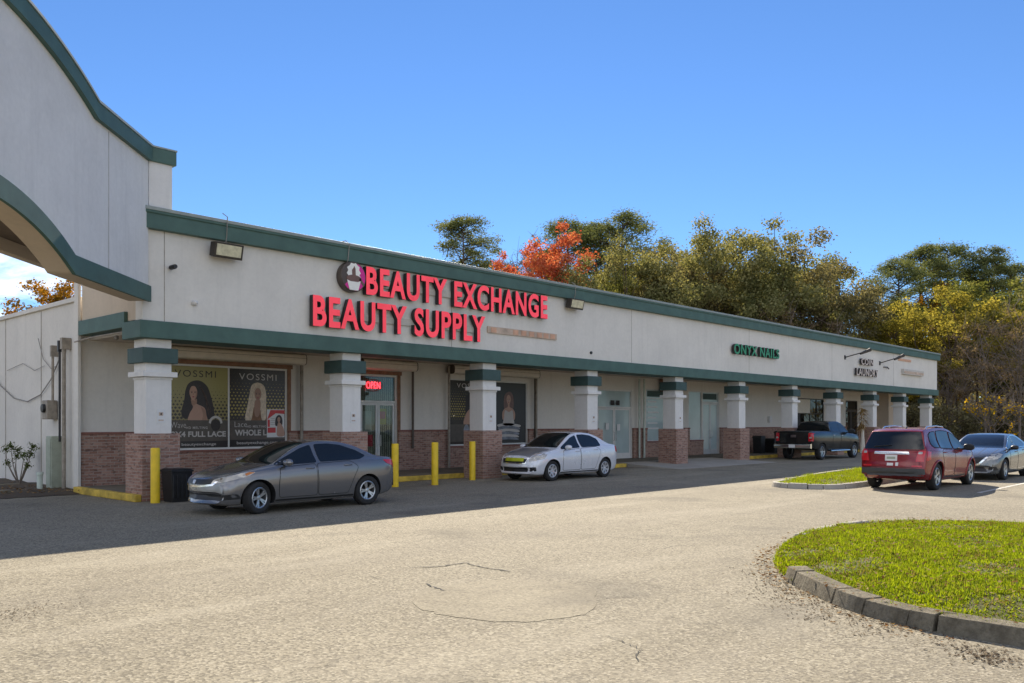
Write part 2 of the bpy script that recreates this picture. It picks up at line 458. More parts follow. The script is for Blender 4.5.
b = MB(); b.box(0, 0, 3.77, 56.7, 0.35, 6.26); b.box(56.35, 0.36, 3.9, 56.7, 20, 6.1)
b.build('fascia', M['white'], bld, bevel=0.01)
b = MB(); b.box(-0.08, -0.09, 3.75, 56.78, 0.9, 4.15)
b.build('fascia_band', M['green'], bld, bevel=0.012)
b = MB(); b.prism([(-0.17, 6.24), (-0.17, 6.58), (-0.20, 6.60), (-0.20, 6.67), (0.5, 6.72), (0.5, 6.24)], 'x', -0.02, 56.85)
par = b.build('parapet_cap', M['green'], bld, bevel=0.01)
b = MB(); b.box(-0.03, -0.215, 6.655, 56.86, 0.52, 6.735); b.build('coping', M['capmetal'], par, bevel=0.008)
for u in (0.52, 9.6, 19.2, 28.8, 38.4, 48.0): MB().box(u - 0.009, -0.003, 4.16, u + 0.009, 0.01, 6.235).build('expansion_joint', M['conduit'], bld)

# end wall over the walkway's open end, its trim and the corner post
b = MB(); b.box(0.06, 0.36, 4.2, 0.3, 3.7, 6.3); b.build('end_wall', M['beige'], bld)  # warm bounce light on this wall is put into its beige colour
b = MB(); b.box(-0.03, 0.905, 4.05, 0.32, 3.72, 4.42); b.build('end_band', M['green'], bld, bevel=0.01)
b = MB(); b.box(-0.03, 3.74, 0, 0.05, 4.0, 6.3); b.build('corner_post', M['side'], bld, bevel=0.01)
# side wall of painted panels
b = MB(); b.box(0.1, 4.0, 0, 0.36, 24, 4.98); sw = b.build('side_wall', M['side'], bld)
b = MB(); b.box(0.03, 4.0, 4.98, 0.42, 24, 5.10); b.build('wall_cap', M['side'], sw, bevel=0.01)
for v in (6.8, 9.9, 13.0, 16.1, 19.2, 22.3): MB().box(0.092, v - 0.02, 0, 0.12, v + 0.02, 4.97).build('panel_joint', M['conduit'], sw)
# roof, far and rear walls, soffit
b = MB(); b.box(0.37, 0.36, 4.62, 56.34, 23.6, 4.8); b.build('roof', M['conc'], bld)
b = MB(); b.box(0.37, 23.6, 0, 56.7, 24, 4.98); b.box(56.35, 4.2, 0, 56.7, 23.6, 4.61); b.build('rear_wall', M['side'], bld)
b = MB(); b.box(0.31, 0.905, 3.96, 56.3, 3.9, 4.04); b.build('soffit', M['soffit'], bld)

OPEN = [  # u0, u1, sill, head
    (2.32, 6.22, 1.03, 3.48), (9.0, 10.62, 0.15, 3.46), (13.05, 17.42, 0.95, 3.46), (22.1, 24.78, 0.15, 3.34), (25.95, 29.3, 0.92, 3.46),
    (29.8, 31.1, 0.92, 3.46), (31.16, 32.9, 0.15, 3.46), (42.3, 46.5, 1.25, 3.36), (50.1, 52.2, 0.15, 3.35)]
wall = MB(); BR = []; CP = []
u = 0.06
for (a, c, zb, zt) in OPEN + [(56.3, 56.3, 0, 0)]:
    if a > u + 0.01:
        wall.box(u, VF, 0.0, a, VF + 0.25, 4.6)
        if a - u > 0.3:
            BR.append((u + 0.02, VF - 0.09, 0.14, a - 0.02, VF - 0.001, 1.50))
            CP.append((u + 0.0, VF - 0.115, 1.50, a - 0.0, VF - 0.001, 1.56))
    if c > a:
        if zb > 0.3:
            wall.box(a, VF, 0, c, VF + 0.25, zb)
            BR.append((a - 0.02, VF - 0.09, 0.14, c + 0.02, VF - 0.001, zb - 0.06))
            CP.append((a - 0.02, VF - 0.12, zb - 0.06, c + 0.02, VF - 0.001, zb - 0.002))
        wall.box(a, VF, zt, c, VF + 0.25, 4.6)
    u = c
w = wall.build('storefront_wall', M['shop'], bld)
for q in BR: MB().box(*q).build('brick_wainscot', M['brick'], w)
for q in CP: MB().box(*q).build('brick_coping', M['coping'], w, bevel=0.008)
# stub wall that closes the far end of the walkway
b = MB(); b.box(54.3, 2.5, 0, 56.3, 3.88, 4.0); b.build('end_pier', M['beige'], bld)
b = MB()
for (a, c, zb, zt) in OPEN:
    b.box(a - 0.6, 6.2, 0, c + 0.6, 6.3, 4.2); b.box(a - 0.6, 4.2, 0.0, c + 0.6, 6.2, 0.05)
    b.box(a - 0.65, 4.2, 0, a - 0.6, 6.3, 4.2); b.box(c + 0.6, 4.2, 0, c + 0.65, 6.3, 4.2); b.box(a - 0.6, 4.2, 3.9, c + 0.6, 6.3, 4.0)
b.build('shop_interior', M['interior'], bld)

def frame_bars(a, c, z0, z1, uprights=(), rails=(), wd=0.055, y0=VF + 0.02, y1=VF + 0.11):
    b = MB()
    b.box(a, y0, z0, a + wd, y1, z1); b.box(c - wd, y0, z0, c, y1, z1)
    b.box(a + wd, y0, z0, c - wd, y1, z0 + wd); b.box(a + wd, y0, z1 - wd, c - wd, y1, z1)
    for x in uprights: b.box(x - wd / 2, y0 + 0.003, z0 + wd, x + wd / 2, y1 - 0.003, z1 - wd)
    for z in rails: b.box(a + wd, y0 + 0.006, z - wd / 2, c - wd, y1 - 0.006, z + wd / 2)
    return b

def window(i, frame, glass, uprights=(), rails=(), blinds=None):
    a, c, z0, z1 = OPEN[i]
    w = frame_bars(a, c, z0, z1, uprights, rails).build('window', frame, bld, bevel=0.004)
    b = MB(); b.box(a + 0.02, VF + 0.055, z0 + 0.02, c - 0.02, VF + 0.065, z1 - 0.02); b.build('pane', glass, w)
    if blinds:
        b = MB(); n = int((blinds[1] - blinds[0]) / 0.055)
        b.box(a + 0.06, VF + 0.115, blinds[0], c - 0.06, VF + 0.12, blinds[1])
        b.build('window_film', M['blind'], w)
    return w

def door(i, frame, glass, head, film=False, leaves=2, bars=False):
    a, c, z0, z1 = OPEN[i]
    d = frame_bars(a, c, z0, z1, [], [head], 0.07, VF + 0.02, VF + 0.12).build('door', frame, bld, bevel=0.004)
    b = MB(); wd = 0.085
    n = leaves; step = (c - a - 0.14) / n
    for k in range(n):
        x0 = a + 0.07 + k * step + 0.006; x1 = x0 + step - 0.012
        b.box(x0, VF + 0.045, z0 + 0.02, x0 + wd, VF + 0.095, head - 0.04); b.box(x1 - wd, VF + 0.045, z0 + 0.02, x1, VF + 0.095, head - 0.04)
        b.box(x0 + wd, VF + 0.045, head - 0.04 - wd, x1 - wd, VF + 0.095, head - 0.04); b.box(x0 + wd, VF + 0.045, z0 + 0.02, x1 - wd, VF + 0.095, z0 + 0.26)
    b.build('leaf_frame', frame, d, bevel=0.004)
    g = MB(); g.box(a + 0.03, VF + 0.065, z0 + 0.25, c - 0.03, VF + 0.075, head - 0.06); g.box(a + 0.03, VF + 0.065, head + 0.02, c - 0.03, VF + 0.075, z1 - 0.03)
    g.build('pane', glass, d)
    if film:
        g = MB(); g.box(a + 0.08, VF + 0.125, z0 + 0.1, c - 0.08, VF + 0.13, head - 0.05); g.build('window_film', M['blind'], d)
    if bars:
        g = MB()
        x = a + 0.12
        while x < c - 0.1:
            g.box(x - .028, VF + 0.135, z0 + 0.1, x + .028, VF + 0.15, z1 - 0.1); x += 0.085
        g.build('security_bars', M['gatepaint'], d)
    mid = (a + c) / 2 if leaves == 2 else c - 0.2
    for sx in ((-0.07, 0.07) if leaves == 2 else (0,)):
        g = MB(); x = mid + sx
        g.tube([(x, VF + 0.06, z0 + 0.85), (x, VF - 0.03, z0 + 0.87), (x, VF - 0.03, z0 + 1.23), (x, VF + 0.06, z0 + 1.25)], 0.014, 8)
        g.build('handle', M['alu'], d, smooth=60)
    return d

window(0, M['whiteframe'], M['glass'], (4.27,))
door(1, M['alu'], M['glass'], 2.53, bars=True)
window(2, M['alu'], M['glass_dark'], (15.25,))
door(3, M['whiteframe'], M['film'], 2.52)
window(4, M['alu'], M['film'], (27.6,), (3.0,))
window(5, M['alu'], M['film'])
door(6, M['alu'], M['film'], 2.9)
window(7, M['darkmetal'], M['glass_dark'], (44.45, 45.4), (2.4,))
door(8, M['darkmetal'], M['glass_dark'], 2.7)
b = MB()      # pale panels closing part of the far window
b.box(42.4, VF + 0.005, 2.43, 44.4, VF + 0.018, 3.30); b.build('window_panel', M['shutter'], bld)
# brown wood head trims and jambs round the shuttered openings
for i in (0, 1):
    a, c, z0, z1 = OPEN[i]
    b = MB(); b.box(a - 0.05, VF - 0.05, z1 + 0.002, c + 0.18, VF - 0.002, z1 + 0.13); b.box(c + 0.003, VF - 0.049, z0, c + 0.12, VF - 0.002, z1 + 0.001)
    b.build('wood_trim', M['brownwood'], bld, bevel=0.006)
# roller shutter boxes under the soffit, with their guide rails
def shutter(a, c):
    y0, y1, z0, z1 = VF - 0.42, VF - 0.004, 3.615, 3.945
    prof = rounded([(y0, z0), (y0, z1), (y1, z1), (y1, z0)], 0.13, 5)
    s_ = MB().prism(prof, 'x', a, c).build('shutter_box', M['shutter'], bld, smooth=35)
    g = MB()
    g.box(a + 0.002, y0 - 0.003, z0 + 0.20 - 0.004, c - 0.002, y0 + 0.05, z0 + 0.20 + 0.004)
    g.build('shutter_seam', M['shutter_dark'], s_)
    g = MB(); g.prism([(p[0] * 1.0, p[1]) for p in prof], 'x', c + 0.002, c + 0.03); g.prism(prof, 'x', a - 0.03, a - 0.002)
    g.box(c - 0.02, VF - 0.16, 0.9, c + 0.06, VF - 0.125, 3.62); g.build('end_plate', M['shutter_dark'], s_)
for a, c in ((2.35, 6.65), (8.9, 11.2), (13.0, 17.72)): shutter(a, c)
# a square duct box under the soffit and the drain pipes
b = MB(); b.box(27.0, 3.3, 3.35, 28.3, VF - 0.1, 3.95); b.build('duct_box', M['brownwood'], bld, bevel=0.01)
for uu, mt in ((17.75, 'conduit'), (25.1, 'pvc'), (25.5, 'pvc'), (6.62, 'conduit'), (12.9, 'conduit')):
    b = MB(); b.tube([(uu, VF - 0.2, 0.15), (uu, VF - 0.2, 3.9)], 0.05, 10); b.build('drain_pipe', M[mt], bld, smooth=60)
# shop clutter and posters seen through the entrance glass
b = MB(); b.box(9.9, VF + 0.13, 1.75, 10.25, VF + 0.14, 2.3, 0); b.box(9.95, VF + 0.128, 1.95, 10.2, VF + 0.13, 2.2, 1)
b.box(9.25, VF + 0.13, 1.5, 9.6, VF + 0.14, 2.2, 2); b.box(9.2, VF + 0.13, 1.0, 9.65, VF + 0.14, 1.4, 1)
b.build('door_notice', [M['yellow'], M['red_plain'], M['paper']], bld)

# ---- columns
CU = [0, 5.48, 10.97, 16.45, 22.45, 27.95, 33.6, 39.2, 44.75, 50.0, 55.3]
def column(x):
    c = MB(); c.box(x + 0.14, 0.14, 1.55, x + 0.76, 0.76, 3.75)
    col = c.build('column', M['white2'], bld, bevel=0.012)
    k = MB(); k.box(x, 0, 0, x + 0.9, 0.9, 1.555); k.build('brick_base', M['brick'], col, bevel=0.01)
    k = MB(); k.box(x + 0.03, 0.03, 3.19, x + 0.87, 0.87, 3.54); k.build('collar', M['green2'], col, bevel=0.012)
    k = MB(); k.box(x + 0.04, 0.04, 2.87, x + 0.86, 0.86, 2.99); k.box(x + 0.12, 0.12, 2.81, x + 0.78, 0.78, 2.868); k.build('ledge', M['white2'], col, bevel=0.01)
for x in CU: column(x)

# ---- walkway, kerb and ramp
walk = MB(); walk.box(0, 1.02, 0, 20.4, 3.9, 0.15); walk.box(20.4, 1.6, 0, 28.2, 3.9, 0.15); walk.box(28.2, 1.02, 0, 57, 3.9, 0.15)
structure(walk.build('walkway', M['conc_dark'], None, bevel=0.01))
rp = MB(); rp.add([(20.2, -1.6, 0.008), (28.4, -1.6, 0.008), (28.2, 1.6, 0.15), (20.4, 1.6, 0.15), (20.2, -1.6, -0.05), (28.4, -1.6, -0.05), (28.2, 1.6, -0.05), (20.4, 1.6, -0.05)],
       [(0, 1, 2, 3), (4, 7, 6, 5), (0, 4, 5, 1), (1, 5, 6, 2), (2, 6, 7, 3), (3, 7, 4, 0)])
structure(rp.build('ramp', M['conc'], None))
kb = MB(); kb.box(-0.16, 0.0, 0, -0.005, 3.7, 0.17)
for a, c in ((0.95, 11), (11.9, 20.1), (28.86, 33.6), (34.5, 39.2), (40.1, 44.7), (45.7, 50), (50.9, 55.2)): kb.box(a, 0.87, 0, c, 1.015, 0.155)
kerb1 = structure(kb.build('kerb', M['yellow_worn'], None, bevel=0.02))

# ------------------------------------------------------------------ arched portal at the chamfered corner
portal = tag(empty('arched_portal', (0.1, -0.1, 0), R(225)), 'tall curved top grey white arch wall with green bands at the left end', 'archway')
RT, HT, RB, HB, SC = 10.2, 3.9, 6.07, 3.0, 6.6
def topz(s): return 8.07 + (math.sqrt(RT ** 2 - (s - SC) ** 2) - math.sqrt(RT ** 2 - HT ** 2) if abs(s - SC) < HT else 0)
def botz(s): return 4.58 + (math.sqrt(RB ** 2 - (s - SC) ** 2) - math.sqrt(RB ** 2 - HB ** 2) if abs(s - SC) < HB else 0)
ss = sorted(set([0, 0.6, 1.3, 2.0] + [SC - HT + HT * 2 * i / 40 for i in range(41)] + [SC - HB + HB * 2 * i / 40 for i in range(41)] + [11.2, 12.2, 13.2]))
def strip(mb, lo, hi, y0, y1, mi=0, mib=0):
    vs = []; fs = []; n = len(ss)
    for s in ss: vs += [(s, y1, lo(s)), (s, y1, hi(s)), (s, y0, hi(s)), (s, y0, lo(s))]
    for i in range(n - 1):
        a = 4 * i; c = a + 4
        mb_f = [(a, a + 1, c + 1, c), (a + 1, a + 2, c + 2, c + 1), (a + 2, a + 3, c + 3, c + 2)]
        fs += mb_f
    fs += [(0, 3, 2, 1), (4 * n - 4, 4 * n - 3, 4 * n - 2, 4 * n - 1)]
    mb.add(vs, fs, mi)
    mb.add(vs, [(4 * i + 3, 4 * i, 4 * i + 4, 4 * i + 7) for i in range(n - 1)], mib)
b = MB(); strip(b, botz, topz, -0.45, 0, 0, 1); b.box(12.4, -0.449, 0, 13.2, -0.001, 4.6)
b.build('arch_wall', [M['wing'], M['beige']], portal, smooth=30)
b = MB(); strip(b, lambda s: botz(s) - 0.02, lambda s: botz(s) + 0.34, 0.002, 0.07); b.build('arch_band', M['green'], portal, smooth=30)
b = MB(); strip(b, lambda s: topz(s) - 0.30, lambda s: topz(s) + 0.015, -0.55, 0.10)
cp = b.build('arch_cap', M['green'], portal, smooth=30)
b = MB(); strip(b, lambda s: topz(s) + 0.02, lambda s: topz(s) + 0.07, -0.56, 0.12); b.build('coping', M['capmetal'], cp, smooth=30)
b = MB(); b.box(2.045, -0.01, 4.95, 2.06, 0.004, 7.74); b.build('expansion_joint', M['conduit'], portal)
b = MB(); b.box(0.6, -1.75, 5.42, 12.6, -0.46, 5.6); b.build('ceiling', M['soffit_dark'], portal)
b = MB(); b.box(0.6, -1.95, 5.17, 12.6, -1.752, 7.9); b.build('rear_beam', M['beige'], portal)
# parapet return above the long fascia (built square to the building)
ret = MB(); ret.box(0.12, -0.098, 6.74, 0.66, 0.5, 7.80); o = ret.build('parapet_return', M['wing'], None)
cap_r = MB(); cap_r.box(0.10, -0.16, 7.78, 0.74, 0.55, 8.10)
o2 = cap_r.build('return_cap', M['green'], None, bevel=0.01)
cm = MB(); cm.box(0.10, -0.17, 8.103, 0.755, 0.56, 8.14); o3 = cm.build('return_coping', M['capmetal'], None)
inv = portal.matrix_basis.copy()
mw = Matrix.Translation(portal.location) @ Matrix.Rotation(R(225), 4, 'Z')
for q in (o, o2, o3): q.parent = portal; q.matrix_parent_inverse = mw.inverted()

# ------------------------------------------------------------------ signs on the fascia
def letters_sign(name, label, s, x0, x1, z0, z1, face, depth, bold, rail=None, spacing=1.0, yw=0.0, gap=0.06):
    root = tag(empty(name, (x0, yw, z0)), label, 'sign')
    vs, fs, nz = text_mesh(s, bold, 0.5, spacing)
    xs = [v[0] for v in vs]; zs = [v[1] for v in vs]; mx, mz = min(xs), min(zs)
    ax = (x1 - x0) / (max(xs) - mx); az = (z1 - z0) / (max(zs) - mz)
    par = list(range(len(vs)))
    def find(i):
        while par[i] != i: par[i] = par[par[i]]; i = par[i]
        return i
    for f in fs:
        for q in f[1:]: par[find(q)] = find(f[0])
    groups = {}
    for f, n in zip(fs, nz): groups.setdefault(find(f[0]), []).append((f, n))
    # merge islands that overlap in x (front, sides and back of the same letter)
    its = []
    for g in groups.values():
        a = min(vs[i][0] for f, _ in g for i in f); c = max(vs[i][0] for f, _ in g for i in f)
        its.append([a, c, g])
    its.sort(key=lambda t: t[0]); mg = []
    for a, c, g in its:
        if mg and a < mg[-1][1] - 0.6 * (c - a): mg[-1][1] = max(mg[-1][1], c); mg[-1][2] = mg[-1][2] + g
        else: mg.append([a, c, list(g)])
    for a, c, g in mg:
        mb = MB(); idx = {}
        for f, n in g:
            ff = []
            for i in f:
                if i not in idx:
                    idx[i] = len(mb.v); v = vs[i]
                    mb.v.append(((v[0] - mx) * ax, -gap - (v[2] + 0.5) * depth, (v[1] - mz) * az))
                ff.append(idx[i])
            mb.f.append(tuple(ff)); mb.m.append(0 if n > 0.5 else 1)
        mb.build('letter', [face, M['letter_side']], root, normals=False)
    if rail:
        mb = MB(); mb.box(rail[0] - x0, -gap + 0.004, rail[1] - z0, rail[2] - x0, -0.004, rail[3] - z0); mb.build('raceway', M['raceway'], root, bevel=0.006)
    return root

letters_sign('shop_sign', 'upper row of big red raised letters beside the round emblem', 'BEAUTY EXCHANGE', 6.16, 13.90, 5.38, 6.18, M['red_letter'], 0.16, 0.030, (6.3, 5.66, 13.9, 5.86), 1.13)
letters_sign('shop_sign', 'lower row of big red raised letters just above the green band', 'BEAUTY SUPPLY', 4.42, 10.86, 4.36, 5.20, M['red_letter'], 0.16, 0.030, (4.6, 4.66, 10.8, 4.86), 1.13)
letters_sign('shop_sign', 'small green raised letters of the nail salon on white fascia', 'ONYX NAILS', 27.0, 31.55, 4.97, 5.45, M['green_letter'], 0.14, 0.025, None, 1.1)
letters_sign('shop_sign', 'small pale raised word COIN on dark backing, upper of the laundry words', 'COIN', 42.2, 44.1, 5.24, 5.62, M['pale_letter'], 0.12, 0.025, None, 1.12)
letters_sign('shop_sign', 'small pale raised word LAUNDRY below the word COIN', 'LAUNDRY', 41.5, 44.9, 4.58, 5.02, M['pale_letter'], 0.12, 0.025, None, 1.12)

# round emblem: dark and magenta disc with a pale figure and cup
em = tag(empty('round_emblem', (5.72, -0.02, 5.40)), 'round dark and magenta emblem with white curly hair figure left of the upper red letters', 'emblem')
b = MB(); b.lathe([(0.0, -0.22), (0.40, -0.22), (0.42, -0.20), (0.42, 0.0), (0.0, 0.0)], (0, 0, 0.42), 'y', 40)
b.build('disc', M['logo_dark'], em, smooth=40)
b = MB(); Y0 = -0.223
def lay(mb, poly, k, mi): mb.prism(poly, 'y', Y0 - 0.003 * k - 0.002, Y0 - 0.003 * k, mi)
right = [(0.02, 0.04)] + [(0.385 * math.cos(R(t)), 0.42 + 0.385 * math.sin(R(t))) for t in range(-80, 76, 6)] + [(0.05, 0.72)]
lay(b, right, 0, 0)
lay(b, [(-0.30, 0.18), (-0.22, 0.10), (-0.12, 0.06), (-0.17, 0.30)], 0, 0)
hair = [(-0.17, 0.42), (-0.24, 0.50), (-0.19, 0.58), (-0.23, 0.66), (-0.14, 0.72), (-0.10, 0.79), (0.0, 0.78), (0.06, 0.80), (0.13, 0.74), (0.19, 0.70), (0.17, 0.62), (0.23, 0.54), (0.18, 0.48), (0.25, 0.40), (0.1, 0.40)]
lay(b, hair, 1, 1)
lay(b, [(-0.06, 0.45), (-0.07, 0.60), (-0.02, 0.66), (0.01, 0.72), (0.05, 0.64), (0.06, 0.45)], 2, 2)
lay(b, ellipse(0.0, 0.375, 0.25, 0.095, 24), 3, 2)
lay(b, [(-0.235, 0.32), (-0.15, 0.05), (0.14, 0.05), (0.22, 0.32), (0.12, 0.285), (-0.12, 0.285)], 4, 1)
lay(b, [(0.20, 0.42), (0.36, 0.24), (0.33, 0.17), (0.17, 0.34)], 3, 2)
b.build('emblem_face', [M['magenta'], M['cream'], M['brownface']], em)

def flat_sign(name, label, cat, x0, x1, z0, z1, depth, mat):
    b = MB(); b.box(x0, -depth, z0, x1, -0.002, z1); return tag(b.build(name, mat, None, bevel=0.006), label, cat)
b = MB(); b.box(11.15, -0.05, 4.72, 14.6, -0.003, 4.93, 0)
for k, xx in enumerate((11.3, 12.35, 12.75, 13.15, 13.55, 13.9, 14.25)): b.box(xx, -0.06, 4.745, xx + 0.24, -0.05, 4.905, 1)
tag(b.build('raceway_strip', [M['oldstrip'], M['orange_strip']], None), 'faded tan sign rail with peeling orange letter marks right of the red letters', 'sign rail')
flat_sign('strip_board', 'short faded orange strip board high on fascia near its far end', 'board', 48.8, 51.2, 5.84, 5.99, 0.04, M['orange_strip'])
b = MB(); b.box(49.4, -0.18, 4.98, 53.3, -0.004, 5.32, 0); b.box(49.45, -0.186, 5.03, 53.25, -0.18, 5.20, 1)
tag(b.build('sign_box', [M['raceway'], M['oldstrip']], None, bevel=0.01), 'long pale sign box low on fascia near its far end', 'sign box')

def floodlight(x, z, label, drop):
    root = tag(empty('floodlight', (x, -0.02, z)), label, 'floodlight')
    b = MB(); b.prism([(-0.27, 0.0), (-0.36, 0.36), (-0.14, 0.38), (-0.06, 0.06)], 'x', -0.38, 0.38); b.build('housing', M['darkmetal'], root, bevel=0.015)
    b = MB(); b.add([(-0.32, -0.296, 0.055), (0.32, -0.296, 0.055), (0.32, -0.361, 0.315), (-0.32, -0.361, 0.315), (-0.32, -0.28, 0.055), (0.32, -0.28, 0.055), (0.32, -0.345, 0.315), (-0.32, -0.345, 0.315)], [(0, 1, 2, 3), (0, 4, 5, 1), (1, 5, 6, 2), (2, 6, 7, 3), (3, 7, 4, 0)]); b.build('lens', M['lamp_lens'], root)
    b = MB(); b.box(-0.05, -0.12, 0.20, 0.05, 0.018, 0.30); b.build('bracket', M['darkmetal'], root)
    b = MB(); b.tube([(0, -0.15, 0.36), (0.02, -0.17, drop - 0.35), (0.0, -0.22, drop - 0.2), (0.0, -0.24, drop + 0.10), (-0.05, -0.10, drop + 0.2)], 0.012, 6); b.build('cable', M['wire'], root)
floodlight(1.96, 5.78, 'brown floodlight near the left end of the fascia with pale lens', 0.92)
floodlight(15.4, 5.86, 'brown floodlight on fascia just right of the upper red letters', 0.78)
b = MB(); b.tube([(5.55, -0.10, 6.1), (5.56, -0.19, 6.26), (5.58, -0.23, 6.7), (5.55, -0.12, 6.80), (5.45, 0.1, 6.77)], 0.013, 6)
tag(b.build('cable', M['wire'], None), 'thin grey cable looping over the green cap above the round emblem', 'cable')
b = MB(); b.lathe([(0, -0.30), (0.045, -0.30), (0.055, -0.27), (0.055, -0.06), (0.03, -0.04), (0.03, -0.002)], (0.65, 0, 5.42), 'y', 14)
tag(b.build('security_camera', M['black'], None, smooth=40), 'small black security camera on fascia left of the first floodlight', 'camera')
b = MB(); b.lathe([(0, -0.13), (0.05, -0.11), (0.07, -0.05), (0.07, -0.002)], (1.24, 0, 4.66), 'y', 16)
tag(b.build('dome_sensor', M['paper'], None, smooth=50), 'small white dome sensor low on fascia below the first floodlight', 'sensor')
b = MB(); b.lathe([(0, -0.05), (0.05, -0.05), (0.055, -0.002)], (16.6, 0, 4.4), 'y', 14)
tag(b.build('pipe_outlet', M['black'], None, smooth=50), 'small dark pipe outlet above the green band right of red letters', 'pipe')
def gooseneck(x0, z0, x1, z1, label):
    root = tag(empty('sign_lamp', (x0, 0, z0)), label, 'lamp')
    dx = x1 - x0; dz = z1 - z0
    b = MB(); b.tube([(0, -0.01, 0), (0, -0.2, 0.05), (dx * 0.5, -0.75, dz * 0.6), (dx * 0.8, -1.0, dz * 0.95)], 0.03, 8); b.build('arm', M['darkmetal'], root, smooth=60)
    b = MB(); b.tube([(dx * 0.3, -0.75, dz * 0.42), (dx * 0.85, -1.05, dz * 0.98)], [0.06, 0.10], 12); b.build('lamp_head', M['darkmetal'], root, smooth=50)
    b = MB(); b.box(-0.1, -0.03, -0.12, 0.1, -0.002, 0.12); b.build('wall_plate', M['darkmetal'], root)
gooseneck(40.2, 5.55, 41.4, 6.0, 'dark arm lamp on fascia left of the laundry letters')
gooseneck(45.6, 5.5, 46.9, 6.0, 'dark arm lamp on fascia right of the laundry letters')
b = MB(); b.tube([(46.2, -0.02, 5.28), (46.6, -0.1, 5.30), (46.9, -0.1, 5.20)], 0.035, 8)
tag(b.build('conduit_stub', M['darkmetal'], None), 'short dark conduit stub under the right arm lamp', 'conduit')

# notices on the columns
for i, (x, lab) in enumerate(((CU[0], 'small white notice plate on the corner column above the yellow bollard'), (CU[1], 'small white notice plate on the column left of the OPEN door'),
        (CU[2], 'small white notice plate on the column between the two poster windows'), (CU[3], 'small white notice plate on the column behind the silver sedan'),
        (CU[4], 'small white notice plate on the column at the end of the ramp'))):
    b = MB(); b.box(x + 0.40, 0.128, 1.80, x + 0.60, 0.139, 2.12, 0)
    b.box(x + 0.45, 0.124, 1.97, x + 0.55, 0.128, 2.05, 1); b.box(x + 0.485, 0.121, 1.985, x + 0.515, 0.124, 2.035, 2); b.box(x + 0.44, 0.124, 1.85, x + 0.56, 0.128, 1.88, 1)
    tag(b.build('notice_plate', [M['paper'], M['oldstrip'], M['ink']], None), lab, 'notice', 'white notice plates on the columns')

# neon OPEN sign inside the entrance transom
ns = tag(empty('neon_sign', (9.22, VF, 2.93)), 'red neon OPEN sign glowing in the entrance transom', 'neon sign')
b = MB(); lettering(b, 'OPEN', 0.08, 0.66, 0.05, 0.27, 0.02, 0, -0.018, 0.02, 0, 1.1); b.build('tube_letters', M['neon_red'], ns)
b = MB(); pts = [(0.37 + 0.38 * math.cos(R(t)), 0.012, 0.16 + 0.20 * math.sin(R(t))) for t in range(0, 361, 12)]
b.tube(pts, 0.012, 6); b.build('border', M['shutter_dark'], ns)

# ------------------------------------------------------------------ window posters
def poster_mat(name, top, bot, dot, z0, z1, dot_dark):
    m, nt, bs = new_mat(name)
    p = geo_pos(nt); sp = N(nt, 'ShaderNodeSeparateXYZ'); nt.links.new(p, sp.inputs[0])
    t = math_n(nt, 'DIVIDE', math_n(nt, 'SUBTRACT', sp.outputs[2], z0), z1 - z0)
    base = ramp(nt, t, [(0.0, bot), (0.35, bot), (0.75, top), (1.0, top)])
    gx, gz = 0.115, 0.095
    rz = math_n(nt, 'DIVIDE', sp.outputs[2], gz); row = math_n(nt, 'FLOOR', rz)
    ux = math_n(nt, 'ADD', math_n(nt, 'DIVIDE', sp.outputs[0], gx), math_n(nt, 'MULTIPLY', row, 0.5))
    fx = math_n(nt, 'SUBTRACT', math_n(nt, 'FRACT', ux), 0.5); fz = math_n(nt, 'SUBTRACT', math_n(nt, 'FRACT', rz), 0.5)
    d = math_n(nt, 'ADD', math_n(nt, 'ABSOLUTE', fx), math_n(nt, 'ABSOLUTE', fz))
    rad = ramp(nt, t, [(0.30, 0.52), (0.50, 0.40), (0.78, 0.02)]) if dot_dark else ramp(nt, t, [(0.36, 0.0), (0.42, 0.42), (0.62, 0.34), (0.86, 0.05)])
    c = mixc(nt, math_n(nt, 'LESS_THAN', d, rad), base, dot)
    nt.links.new(c, bs.inputs['Base Color']); bs.inputs['Roughness'].default_value = 0.3
    return m
gold, dk = (0.31, 0.27, 0.085), (0.030, 0.022, 0.015)
M['poster_gold'] = poster_mat('gold printed poster', gold, (0.24, 0.19, 0.07), dk, 1.05, 3.42, True)
M['poster_dark'] = poster_mat('dark printed poster', dk, (0.035, 0.025, 0.017), (0.36, 0.28, 0.06), 1.05, 3.42, False)
M['skin'] = plain('printed skin tone', (0.46, 0.27, 0.19), 0.4, var=0.06)
M['skin_tan'] = plain('printed tan skin tone', (0.34, 0.19, 0.125), 0.4, var=0.06)
M['hair_brown'] = plain('printed dark hair', (0.022, 0.014, 0.012), 0.4, var=0.5, scale=30)
M['hair_blond'] = plain('printed blonde hair', (0.62, 0.50, 0.36), 0.4, var=0.25, scale=14)
M['print_grey'] = plain('printed pale text', (0.52, 0.48, 0.44), 0.5, var=0.04)
M['print_band'] = plain('printed dark band', (0.085, 0.068, 0.052), 0.4, var=0.2)
M['print_black'] = plain('printed black band', (0.018, 0.014, 0.012), 0.35)
M['print_red'] = plain('printed red', (0.55, 0.035, 0.035), 0.4)
M['bluegrey'] = plain('printed blue grey', (0.20, 0.21, 0.24), 0.4, var=0.5, scale=3)
M['hair_gloss'] = plain('printed hair highlight', (0.085, 0.045, 0.030), 0.4, var=0.4, scale=30)
M['hair_shade'] = plain('printed hair lowlight', (0.36, 0.26, 0.16), 0.4, var=0.3, scale=30)
M['lips'] = plain('printed lips', (0.32, 0.07, 0.07), 0.4)

